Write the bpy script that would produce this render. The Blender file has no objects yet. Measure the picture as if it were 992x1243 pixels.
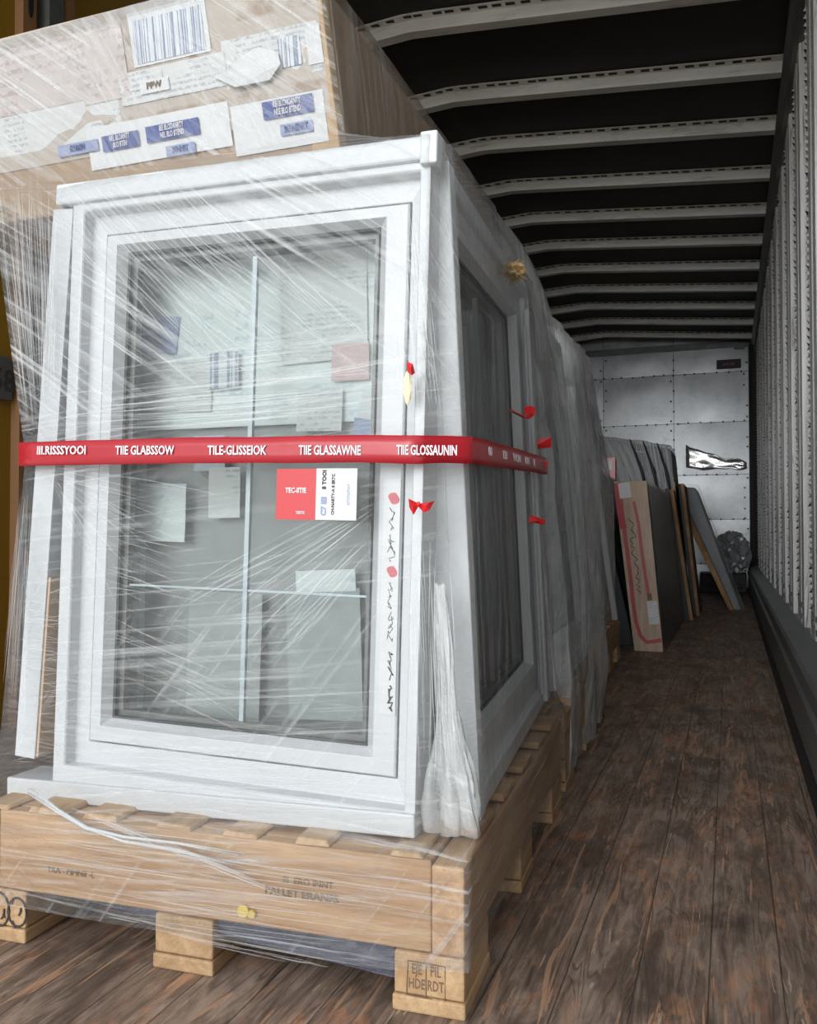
import bpy, bmesh, math, random
from mathutils import Vector, Matrix, noise
R = random.Random(7)
scene = bpy.context.scene
COL = scene.collection

# ------------------------------------------------------------------ camera, sky, exposure
F_PX, CX, CY = 1050.0, 496.0, 621.5
YAW = math.atan((886.0 - CX) / F_PX)
PITCH = math.atan((646.0 - CY) / math.hypot(F_PX, 886.0 - CX))
EYE = Vector((0, 0, 0.64))
FW = Vector((-math.sin(YAW) * math.cos(PITCH), math.cos(YAW) * math.cos(PITCH), math.sin(PITCH)))
RT = Vector((math.cos(YAW), math.sin(YAW), 0))
UP = RT.cross(FW)
cam_data = bpy.data.cameras.new('camera')
cam_data.sensor_fit = 'HORIZONTAL'
cam_data.sensor_width = 36.0
cam_data.lens = F_PX / 992.0 * 36.0
cam_data.clip_start = 0.02
cam = bpy.data.objects.new('camera', cam_data)
COL.objects.link(cam)
m = Matrix((RT, UP, -FW)).transposed().to_4x4()
m.translation = EYE
cam.matrix_world = m
scene.camera = cam

world = bpy.data.worlds.new('overcast_sky')
scene.world = world
world.use_nodes = True
wn, wl = world.node_tree.nodes, world.node_tree.links
wn.clear()
w_out = wn.new('ShaderNodeOutputWorld')
w_bg = wn.new('ShaderNodeBackground')
w_tc = wn.new('ShaderNodeTexCoord')
w_sep = wn.new('ShaderNodeSeparateXYZ')
wl.new(w_tc.outputs['Generated'], w_sep.inputs[0])
def wmath(op, a, b):
    n = wn.new('ShaderNodeMath'); n.operation = op
    for i, v in enumerate((a, b)):
        if isinstance(v, (int, float)): n.inputs[i].default_value = v
        else: wl.new(v, n.inputs[i])
    return n.outputs[0]
SKY_BASE, SKY_HIGH, SKY_GLOW = 0.35, 1.0, 15.0          # even cloud, plus a glow lobe shaped to light deep into the trailer
GD = Vector((-0.13, -0.96, 0.25)).normalized()          # direction of the added glow lobe: behind, a little left and low
w_dot = wn.new('ShaderNodeVectorMath'); w_dot.operation = 'DOT_PRODUCT'
wl.new(w_tc.outputs['Generated'], w_dot.inputs[0]); w_dot.inputs[1].default_value = GD
wl.new(wmath('ADD', wmath('MULTIPLY', wmath('POWER', wmath('MAXIMUM', w_dot.outputs['Value'], 0.0), 22.0), SKY_GLOW), wmath('ADD', wmath('MULTIPLY', wmath('MAXIMUM', w_sep.outputs[2], 0.0), SKY_HIGH), SKY_BASE)), w_bg.inputs['Strength'])
w_bg.inputs['Color'].default_value = (0.95, 0.98, 1.0, 1)
wl.new(w_bg.outputs[0], w_out.inputs[0])
world.cycles.sampling_method = 'MANUAL'
world.cycles.sample_map_resolution = 512

sun_data = bpy.data.lights.new('sun', 'SUN'); sun_data.energy = 5.0; sun_data.angle = D_ = math.radians(4)
sun_data.color = (1.0, 0.96, 0.90)
sun = bpy.data.objects.new('sun', sun_data); COL.objects.link(sun)      # high over the trailer's nose: lights the yard, the load stays in shade
sun.rotation_euler = Vector((0.10, -0.62, -0.78)).to_track_quat('-Z', 'Y').to_euler()
scene.view_settings.view_transform = 'Standard'
scene.view_settings.look = 'None'
scene.view_settings.gamma = 1.0
scene.view_settings.use_curve_mapping = False
scene.view_settings.exposure = -0.22
scene.cycles.transparent_max_bounces = 32
scene.cycles.max_bounces = 10
scene.cycles.diffuse_bounces = 6
scene.cycles.glossy_bounces = 5
scene.cycles.caustics_reflective = False
scene.cycles.caustics_refractive = False
scene.cycles.sample_clamp_indirect = 4.0

# ------------------------------------------------------------------ materials
class NT:
    def __init__(s, name):
        s.m = bpy.data.materials.new(name); s.m.use_nodes = True
        s.n, s.l = s.m.node_tree.nodes, s.m.node_tree.links
        s.n.clear(); s.out = s.n.new('ShaderNodeOutputMaterial')
    def new(s, t, **kw):
        n = s.n.new(t)
        for k, v in kw.items(): setattr(n, k, v)
        return n
    def put(s, sock, v):
        if v is None: return
        if hasattr(v, 'is_linked') or isinstance(v, bpy.types.NodeSocket): s.l.new(v, sock)
        elif isinstance(v, (tuple, list)) and len(v) == 3 and sock.type == 'RGBA': sock.default_value = (*v, 1)
        else: sock.default_value = v
    def coord(s, kind='Object'): return s.new('ShaderNodeTexCoord').outputs[kind]
    def mapping(s, v, scale=(1, 1, 1), rot=(0, 0, 0), loc=(0, 0, 0)):
        n = s.new('ShaderNodeMapping'); s.l.new(v, n.inputs[0])
        n.inputs['Scale'].default_value = scale; n.inputs['Rotation'].default_value = rot; n.inputs['Location'].default_value = loc
        return n.outputs[0]
    def noise(s, v, scale=5, detail=4, rough=0.55, dist=0.0):
        n = s.new('ShaderNodeTexNoise'); s.l.new(v, n.inputs['Vector'])
        n.inputs['Scale'].default_value = scale; n.inputs['Detail'].default_value = detail
        n.inputs['Roughness'].default_value = rough; n.inputs['Distortion'].default_value = dist
        return n.outputs['Fac']
    def ramp(s, f, stops):
        n = s.new('ShaderNodeValToRGB'); s.l.new(f, n.inputs[0])
        e = n.color_ramp.elements
        while len(e) < len(stops): e.new(0.5)
        for el, (p, c) in zip(e, stops):
            el.position = p
            el.color = (c, c, c, 1) if isinstance(c, (int, float)) else (*c, 1)
        return n.outputs[0]
    def math(s, op, a, b=0.0, clamp=False):
        n = s.new('ShaderNodeMath', operation=op); n.use_clamp = clamp
        s.put(n.inputs[0], a); s.put(n.inputs[1], b)
        return n.outputs[0]
    def mix(s, f, a, b, mode='MIX'):
        n = s.new('ShaderNodeMix', data_type='RGBA', blend_type=mode)
        s.put(n.inputs[0], f); s.put(n.inputs[6], a); s.put(n.inputs[7], b)
        return n.outputs[2]
    def bump(s, h, strength=0.3, dist=0.01):
        n = s.new('ShaderNodeBump'); s.l.new(h, n.inputs['Height'])
        n.inputs['Strength'].default_value = strength; n.inputs['Distance'].default_value = dist
        return n.outputs[0]
    def bsdf(s, color=(0.8, 0.8, 0.8), rough=0.5, metal=0.0, spec=0.5, normal=None):
        n = s.new('ShaderNodeBsdfPrincipled')
        s.put(n.inputs['Base Color'], color); s.put(n.inputs['Roughness'], rough)
        s.put(n.inputs['Metallic'], metal); s.put(n.inputs['Specular IOR Level'], spec)
        if normal is not None: s.l.new(normal, n.inputs['Normal'])
        return n.outputs[0]
    def done(s, shader):
        s.l.new(shader, s.out.inputs[0]); return s.m

def plain(name, color, rough=0.5, metal=0.0, spec=0.5, var=0.0, scale=8, bump=0.0):
    t = NT(name)
    col, nrm = color, None
    if var or bump:
        f = t.noise(t.coord(), scale, 5)
        if var:
            col = t.mix(f, tuple(c * (1 - var) for c in color), tuple(min(1, c * (1 + var)) for c in color))
        if bump: nrm = t.bump(f, bump, 0.01)
    return t.done(t.bsdf(col, rough, metal, spec, nrm))

def mat_wood(name, axis, light=(0.52, 0.335, 0.19), dark=(0.37, 0.215, 0.11)):
    t = NT(name)
    sc = [22.0, 22.0, 22.0]; sc[axis] = 1.6
    inf = t.new('ShaderNodeObjectInfo')
    off = t.new('ShaderNodeVectorMath', operation='ADD')
    t.l.new(t.coord(), off.inputs[0])
    cmb = t.new('ShaderNodeCombineXYZ')
    for i in range(3): t.l.new(t.math('MULTIPLY', inf.outputs['Random'], 7.3 + i * 3.1), cmb.inputs[i])
    t.l.new(cmb.outputs[0], off.inputs[1])
    v = off.outputs[0]
    g = t.noise(t.mapping(v, tuple(sc)), 1.6, 6, 0.6, 0.8)
    fine = t.noise(t.mapping(v, tuple(s * 4 for s in sc)), 2.0, 3)
    blotch = t.noise(v, 6, 3)
    c = t.mix(t.ramp(g, [(0.36, 0.0), (0.62, 1.0)]), light, dark)
    c = t.mix(t.math('MULTIPLY', t.ramp(fine, [(0.5, 0.0), (0.75, 1.0)]), 0.35), c, tuple(x * 0.55 for x in dark))
    c = t.mix(t.math('MULTIPLY', t.ramp(blotch, [(0.5, 0.0), (0.75, 1.0)]), 0.4), c, (0.58, 0.43, 0.26))
    hsv = t.new('ShaderNodeHueSaturation'); t.l.new(c, hsv.inputs['Color'])
    t.l.new(t.math('ADD', t.math('MULTIPLY', inf.outputs['Random'], 0.3), 0.85), hsv.inputs['Value'])
    return t.done(t.bsdf(hsv.outputs[0], 0.65, 0, 0.3, t.bump(fine, 0.25, 0.004)))

def mat_floor():
    t = NT('worn_plank_floor')
    v = t.coord()
    sep = t.new('ShaderNodeSeparateXYZ'); t.l.new(v, sep.inputs[0])
    px = t.math('DIVIDE', t.math('ADD', sep.outputs[0], 0.032), 0.0975)
    pid = t.math('FLOOR', px); fr = t.math('FRACT', px)
    cmb = t.new('ShaderNodeCombineXYZ')
    t.l.new(t.math('MULTIPLY', pid, 3.71), cmb.inputs[1]); t.l.new(t.math('MULTIPLY', pid, 1.37), cmb.inputs[2])
    add = t.new('ShaderNodeVectorMath', operation='ADD'); t.l.new(v, add.inputs[0]); t.l.new(cmb.outputs[0], add.inputs[1])
    pv = add.outputs[0]
    g0 = t.noise(t.mapping(pv, (10.0, 1.3, 1.0)), 1.0, 3, 0.5, 0.5)          # cathedral grain: contour rings
    ring = t.math('FRACT', t.math('MULTIPLY', g0, 22.0))
    ringm = t.ramp(ring, [(0.0, 1.0), (0.25, 0.0), (0.78, 0.0), (1.0, 1.0)])
    fine = t.noise(t.mapping(pv, (120, 5.0, 1)), 1.0, 6, 0.7)
    mid = t.noise(t.mapping(pv, (34, 6.0, 1)), 1.0, 6, 0.7, 0.7)
    worn = t.noise(t.mapping(v, (5.5, 2.2, 1)), 1.6, 8, 0.68, 0.6)
    worn2 = t.noise(t.mapping(v, (26, 9, 1), loc=(3, 7, 0)), 1.5, 7, 0.72, 1.2)
    pl = t.noise(cmb.outputs[0], 9.1, 0)
    base = t.mix(pl, FL_A, FL_B)
    base = t.mix(t.ramp(mid, [(0.36, 0.75), (0.58, 0.0)]), base, FL_DK)
    base = t.mix(t.ramp(mid, [(0.50, 0.0), (0.70, 0.65)]), base, FL_LT)
    patch = t.ramp(t.noise(v, 3.1, 3), [(0.44, 0.12), (0.58, 0.75)])
    base = t.mix(t.math('MULTIPLY', ringm, patch), base, FL_DK)
    base = t.mix(t.ramp(fine, [(0.46, 0.0), (0.70, 0.6)]), base, FL_LT)
    scr = t.math('MULTIPLY', t.ramp(worn, [(0.49, 0.0), (0.60, 1.0)]), t.ramp(worn2, [(0.46, 0.0), (0.58, 1.0)]))
    base = t.mix(t.math('MULTIPLY', scr, 0.8), base, t.mix(mid, (0.30, 0.115, 0.055), (0.60, 0.31, 0.17)))
    dirt = t.noise(t.mapping(v, (4, 2.4, 1), loc=(9, 2, 0)), 1.7, 8, 0.7, 0.5)
    base = t.mix(t.ramp(dirt, [(0.47, 0.0), (0.62, 0.7)]), base, FL_DK)
    sl = t.noise(t.mapping(v, (30, 2.4, 1), rot=(0, 0, 0.10)), 1.4, 5, 0.62, 1.0)   # long thin scrapes of raw wood
    base = t.mix(t.ramp(sl, [(0.60, 0.0), (0.63, 0.75)]), base, t.mix(fine, (0.34, 0.16, 0.09), (0.62, 0.40, 0.25)))
    s2 = t.noise(t.mapping(v, (60, 5, 1), rot=(0, 0, -0.25)), 1.2, 4, 0.6, 0.8)
    base = t.mix(t.ramp(s2, [(0.66, 0.0), (0.68, 0.6)]), base, (0.55, 0.44, 0.34))
    gap = t.math('MINIMUM', fr, t.math('SUBTRACT', 1.0, fr))
    gm = t.ramp(gap, [(0.004, 0.0), (0.014, 1.0)])
    base = t.mix(t.math('ADD', t.math('MULTIPLY', gm, 0.6), 0.4), (0.02, 0.013, 0.010), base)
    h = t.math('ADD', t.math('MULTIPLY', gm, 0.5), t.math('ADD', t.math('MULTIPLY', mid, 0.6), t.math('MULTIPLY', t.math('MULTIPLY', ringm, patch), -0.4)))
    rough = t.ramp(worn, [(0.3, 0.45), (0.7, 0.72)])
    return t.done(t.bsdf(base, rough, 0, 0.35, t.bump(h, 0.6, 0.006)))
FL_A, FL_B, FL_DK, FL_LT = (0.200, 0.138, 0.102), (0.285, 0.205, 0.156), (0.075, 0.050, 0.038), (0.42, 0.32, 0.255)

def mat_metal(name, c0, c1, rough=0.38, stretch=(6, 6, 0.6), spots=(0.05, 0.045, 0.04), spot_amt=0.5, metal=0.9):
    t = NT(name)
    v = t.coord()
    f = t.noise(t.mapping(v, stretch), 2.2, 7, 0.65)
    sp = t.noise(t.mapping(v, tuple(s * 1.3 for s in stretch), loc=(4, 2, 1)), 3.0, 8, 0.7, 0.6)
    c = t.mix(t.ramp(f, [(0.35, 0.0), (0.65, 1.0)]), c0, c1)
    c = t.mix(t.math('MULTIPLY', t.ramp(sp, [(0.55, 0.0), (0.66, 1.0)]), spot_amt), c, spots)
    r = t.math('ADD', t.math('MULTIPLY', f, 0.25), rough - 0.12)
    return t.done(t.bsdf(c, r, metal, 0.5, t.bump(f, 0.12, 0.01)))

def mat_film(name, dirs, base=0.05, amount=0.75, rough=0.22, color=(0.93, 0.94, 0.95), crinkle=0.6, maxfac=0.9, diffuse=True):
    """Clear stretch film: see-through between the pulled strands, whitish on them.
    dirs: (angle, density across, density along, ramp lo, ramp hi, weight, v lo, v hi)"""
    t = NT(name)
    uv = t.coord('UV')
    sep = t.new('ShaderNodeSeparateXYZ'); t.l.new(uv, sep.inputs[0])
    total, hgt = None, None
    for i, (ang, da, dl, lo, hi, wt, v0, v1) in enumerate(dirs):
        # u' along the strand, v' across it
        rot = t.mapping(uv, (1, 1, 1), rot=(0, 0, -ang))
        f = t.noise(t.mapping(rot, (dl, da, 1), loc=(i * 5.3, i * 2.7, 0)), 1.0, 5, 0.62, 0.35)
        patch = t.ramp(t.noise(t.mapping(uv, (1, 1, 1), loc=(i * 3.1, 1.7 * i, 2)), 4.2, 3), [(0.40, 0.15), (0.62, 1.0)])
        s = t.math('MULTIPLY', t.ramp(f, [(lo, 0.0), (hi, 1.0)]), t.math('MULTIPLY', patch, wt))
        if v0 is not None:
            mr = t.new('ShaderNodeMapRange', interpolation_type='SMOOTHSTEP')
            t.l.new(sep.outputs[1], mr.inputs[0]); mr.inputs[1].default_value = v0; mr.inputs[2].default_value = v1
            s = t.math('MULTIPLY', s, mr.outputs[0])
        total = s if total is None else t.math('MAXIMUM', total, s)
        hgt = f if hgt is None else t.math('ADD', hgt, f)
    fac = t.math('MINIMUM', t.math('ADD', t.math('MULTIPLY', total, amount), base), maxfac)
    nrm = t.bump(hgt, crinkle, 0.012)
    body = t.bsdf(color, rough, 0, 0.6, nrm)
    gl = t.new('ShaderNodeBsdfGlossy'); gl.inputs['Roughness'].default_value = 0.16
    t.l.new(nrm, gl.inputs['Normal'])
    lw = t.new('ShaderNodeLayerWeight'); lw.inputs['Blend'].default_value = 0.12
    t.l.new(nrm, lw.inputs['Normal'])
    tr = t.new('ShaderNodeBsdfTransparent'); tr.inputs['Color'].default_value = (0.98, 0.985, 0.985, 1)
    m0 = t.new('ShaderNodeMixShader')
    t.l.new(t.math('MULTIPLY', lw.outputs['Fresnel'], 0.55), m0.inputs[0]); t.l.new(tr.outputs[0], m0.inputs[1]); t.l.new(gl.outputs[0], m0.inputs[2])
    m1 = t.new('ShaderNodeMixShader')
    t.l.new(fac, m1.inputs[0]); t.l.new(m0.outputs[0], m1.inputs[1]); t.l.new(body, m1.inputs[2])
    return t.done(m1.outputs[0])

def mat_clear(name, tint, opac, color=(0.9, 0.92, 0.93), rough=0.12, refl=0.5):
    t = NT(name)
    tr = t.new('ShaderNodeBsdfTransparent'); tr.inputs['Color'].default_value = (*tint, 1)
    body = t.bsdf(color, 0.3, 0, 0.5)
    gl = t.new('ShaderNodeBsdfGlossy'); gl.inputs['Roughness'].default_value = rough
    lw = t.new('ShaderNodeLayerWeight'); lw.inputs['Blend'].default_value = 0.25
    m0 = t.new('ShaderNodeMixShader'); m0.inputs[0].default_value = opac
    t.l.new(tr.outputs[0], m0.inputs[1]); t.l.new(body, m0.inputs[2])
    m1 = t.new('ShaderNodeMixShader')
    t.l.new(t.math('MULTIPLY', lw.outputs['Fresnel'], refl, True), m1.inputs[0]); t.l.new(m0.outputs[0], m1.inputs[1]); t.l.new(gl.outputs[0], m1.inputs[2])
    return t.done(m1.outputs[0])

def mat_print(name, paper, ink, sx=40, sy=90, lo=0.5, hi=0.56, kind='noise'):
    """Paper carrying faint unreadable print (lines of small type) or bars."""
    t = NT(name)
    v = t.coord()
    if kind == 'bars':
        f = t.noise(t.mapping(v, (sx, 0.4, 0.4)), 1.0, 2, 0.6)
        c = t.mix(t.ramp(f, [(lo, 0.0), (hi, 1.0)]), paper, ink)
    else:
        f = t.noise(t.mapping(v, (sx, sx, sx)), 1.0, 2)
        sep = t.new('ShaderNodeSeparateXYZ'); t.l.new(v, sep.inputs[0])
        row = t.math('FRACT', t.math('MULTIPLY', sep.outputs[2], sy))
        rm = t.ramp(row, [(0.0, 0.0), (0.35, 0.0), (0.42, 1.0), (0.85, 1.0), (0.92, 0.0)])
        blk = t.ramp(t.noise(v, 14, 1), [(0.5, 0.0), (0.54, 1.0)])
        c = t.mix(t.math('MULTIPLY', t.math('MULTIPLY', t.ramp(f, [(lo, 0.0), (hi, 1.0)]), rm), blk), paper, ink)
    return t.done(t.bsdf(c, 0.5, 0, 0.4))

M = {}
M['floor'] = mat_floor()
M['pvc'] = plain('white_pvc', (0.60, 0.615, 0.63), 0.28, var=0.03, scale=3)
M['pvc_edge'] = plain('white_pvc_profile', (0.62, 0.635, 0.65), 0.35, var=0.05, scale=6)
M['gasket'] = plain('black_gasket', (0.03, 0.032, 0.035), 0.6)
M['spacer'] = plain('pale_spacer_bar', (0.50, 0.565, 0.60), 0.35, 0.2)
M['glass'] = mat_clear('window_glass', (0.92, 0.94, 0.935), 0.015, refl=0.55, rough=0.02)
M['dark_glass'] = mat_clear('stacked_window_glass', (0.84, 0.86, 0.855), 0.07, (0.55, 0.57, 0.57), refl=0.5, rough=0.05)
M['wood_x'] = mat_wood('pine_board_crosswise', 0)
M['wood_y'] = mat_wood('pine_board_lengthwise', 1)
M['wood_z'] = mat_wood('pine_block', 1, (0.53, 0.355, 0.20), (0.39, 0.24, 0.125))
M['wood_dull'] = mat_wood('dull_pine_board', 2, (0.50, 0.39, 0.31), (0.38, 0.275, 0.205))
M['brown_edge'] = mat_wood('brown_wood_edge', 2, (0.36, 0.19, 0.07), (0.26, 0.13, 0.05))
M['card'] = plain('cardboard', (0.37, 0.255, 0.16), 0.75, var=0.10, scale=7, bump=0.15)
M['card_shaded'] = plain('cardboard_shaded_side', (0.33, 0.235, 0.16), 0.7, var=0.14, scale=5, bump=0.2)
M['card_edge'] = plain('cardboard_cut_edge', (0.50, 0.33, 0.17), 0.8, var=0.15, scale=60)
M['paper'] = plain('white_paper', (0.66, 0.66, 0.665), 0.5, var=0.04)
M['paper_print'] = mat_print('printed_paper', (0.62, 0.625, 0.615), (0.42, 0.43, 0.45), 160, 110, 0.46, 0.52)
M['paper_pink'] = mat_print('pinkish_printed_paper', (0.56, 0.50, 0.475), (0.43, 0.36, 0.35), 120, 60, 0.46, 0.52)
M['paper_pale'] = mat_print('pale_printed_wrap', (0.46, 0.40, 0.345), (0.33, 0.245, 0.18), 26, 14, 0.44, 0.60)
M['paper_teal'] = mat_print('pale_green_printed_sheet', (0.72, 0.76, 0.75), (0.50, 0.60, 0.64), 110, 45, 0.48, 0.55)
M['barcode'] = mat_print('barcode_label', (0.66, 0.68, 0.71), (0.22, 0.26, 0.36), 220, 0, 0.50, 0.53, 'bars')
M['blue'] = plain('blue_label_print', (0.045, 0.075, 0.26), 0.5, var=0.12, scale=30)
M['blue_soft'] = plain('faint_blue_print', (0.26, 0.31, 0.48), 0.55, var=0.2, scale=60)
M['white_ink'] = plain('white_print', (0.70, 0.67, 0.70), 0.5)
M['red_tape'] = plain('red_packing_tape', (0.40, 0.010, 0.020), 0.33, var=0.10, scale=16, spec=0.6, bump=0.08)
M['red_deep'] = plain('red_tie_ribbon', (0.60, 0.014, 0.018), 0.3, var=0.18, scale=40)
M['red_label'] = plain('red_label_paper', (0.52, 0.035, 0.04), 0.4, var=0.06, scale=20)
M['ink'] = plain('black_print', (0.06, 0.055, 0.06), 0.6)
M['ink_soft'] = plain('faded_black_stamp', (0.17, 0.11, 0.06), 0.7)
M['ink_red'] = plain('faded_red_print', (0.58, 0.12, 0.14), 0.5)
M['straw'] = plain('tan_knotted_twine', (0.42, 0.28, 0.13), 0.85, var=0.35, scale=60)
M['amber_glue'] = plain('amber_resin', (0.62, 0.44, 0.06), 0.3)
M['yellow'] = plain('yellow_sticker', (0.75, 0.58, 0.06), 0.5)
M['pale_yellow'] = plain('pale_yellow_foam', (0.78, 0.70, 0.46), 0.6)
M['foam'] = plain('white_foam', (0.80, 0.81, 0.82), 0.45, var=0.05, scale=30, bump=0.5)
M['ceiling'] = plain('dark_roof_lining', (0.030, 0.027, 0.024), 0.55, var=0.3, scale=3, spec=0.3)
M['bow'] = mat_metal('weathered_aluminium_bow', (0.70, 0.68, 0.63), (0.86, 0.84, 0.79), 0.45, (1.2, 8, 8), spot_amt=0.35, metal=0.15)
M['bow_slot'] = plain('dark_slot', (0.02, 0.02, 0.02), 0.7)
M['wall_dark'] = mat_metal('grimy_wall_sheet', (0.07, 0.065, 0.06), (0.16, 0.15, 0.14), 0.5, (5, 5, 0.5), metal=0.5)
M['wall_post'] = mat_metal('galvanised_wall_post', (0.66, 0.65, 0.63), (0.88, 0.87, 0.85), 0.36, (14, 14, 0.9), (0.07, 0.06, 0.055), 0.75, metal=0.25)
M['rail'] = mat_metal('grey_scuff_rail', (0.11, 0.12, 0.118), (0.20, 0.205, 0.20), 0.45, (4, 0.6, 8), (0.05, 0.045, 0.04), 0.5, metal=0.5)
M['seal'] = plain('black_floor_seal', (0.012, 0.012, 0.012), 0.7)
M['alu'] = mat_metal('riveted_aluminium_panel', (0.36, 0.37, 0.38), (0.50, 0.51, 0.52), 0.34, (1.6, 1.6, 1.6), (0.24, 0.245, 0.25), 0.35, metal=0.6)
M['alu_bright'] = plain('torn_reflective_sheet', (0.88, 0.88, 0.87), 0.24, 0.75, var=0.05, scale=4, bump=0.15)
M['rivet'] = plain('dark_rivet', (0.05, 0.05, 0.05), 0.5, 0.5)
M['amber'] = plain('amber_painted_wall', (0.33, 0.185, 0.012), 0.5, var=0.12, scale=3)
M['amber_post'] = plain('orange_brown_post', (0.34, 0.17, 0.07), 0.5, var=0.12, scale=6)
M['grey_strap'] = plain('grey_hinge_channel', (0.16, 0.165, 0.155), 0.45, 0.4, var=0.25, scale=30)
M['asphalt'] = plain('pale_concrete_yard', (0.50, 0.49, 0.47), 0.85, var=0.15, scale=2)
M['dark_body'] = plain('dark_bundle', (0.030, 0.031, 0.033), 0.5, var=0.3, scale=6, spec=0.25)
M['grey_body'] = plain('grey_wrapped_panes', (0.15, 0.155, 0.158), 0.4, var=0.3, scale=9, spec=0.4)
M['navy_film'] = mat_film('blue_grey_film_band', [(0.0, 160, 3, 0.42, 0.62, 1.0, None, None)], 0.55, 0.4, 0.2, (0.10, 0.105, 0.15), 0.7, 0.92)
D = math.radians
M['film_front'] = mat_film('clear_stretch_film', [
    (D(-35), 110, 1.5, 0.50, 0.66, 0.75, 0.72, 0.88),
    (D(-30), 36, 1.0, 0.48, 0.70, 0.60, 0.82, 1.05),
    (D(-62), 90, 1.6, 0.48, 0.66, 0.55, 1.02, 1.25),
    (D(6), 90, 1.3, 0.52, 0.68, 0.70, 1.02, 0.80),
    (D(-3), 120, 2.2, 0.53, 0.66, 0.50, 0.55, 0.30),
    (D(52), 70, 1.5, 0.55, 0.70, 0.55, 0.60, 0.45),
    (D(20), 14, 5.0, 0.55, 0.75, 0.30, None, None)], 0.06, 0.66, 0.25, (0.80, 0.81, 0.82))
M['film_side'] = mat_film('clear_stretch_film_pulled_upright', [
    (D(86), 70, 1.0, 0.50, 0.68, 0.8, None, None),
    (D(78), 24, 0.8, 0.46, 0.70, 0.5, None, None),
    (D(4), 40, 2.0, 0.62, 0.70, 0.4, None, None)], 0.035, 0.42, 0.26, (0.80, 0.81, 0.81))
M['film_far'] = mat_film('hazy_stretch_film', [
    (D(87), 60, 0.8, 0.44, 0.66, 0.85, None, None),
    (D(70), 18, 0.9, 0.44, 0.68, 0.6, None, None),
    (D(3), 30, 2.0, 0.60, 0.68, 0.4, None, None)], 0.26, 0.45, 0.28, (0.70, 0.71, 0.71))
M['film_dark'] = mat_film('dark_stretch_film', [
    (D(84), 40, 1.0, 0.46, 0.68, 0.8, None, None)], 0.10, 0.4, 0.22, (0.45, 0.46, 0.46))
M['film_bunch'] = mat_film('bunched_film', [(D(80), 30, 6, 0.40, 0.70, 0.8, None, None), (D(30), 30, 14, 0.5, 0.66, 0.6, None, None)], 0.26, 0.5, 0.2, (0.80, 0.81, 0.81), 0.5, 0.8)
M['fold'] = mat_film('film_fold', [(0.0, 300, 4, 0.35, 0.65, 1.0, None, None)], 0.10, 0.36, 0.2, (0.86, 0.87, 0.88), 0.2, 0.5)

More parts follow.
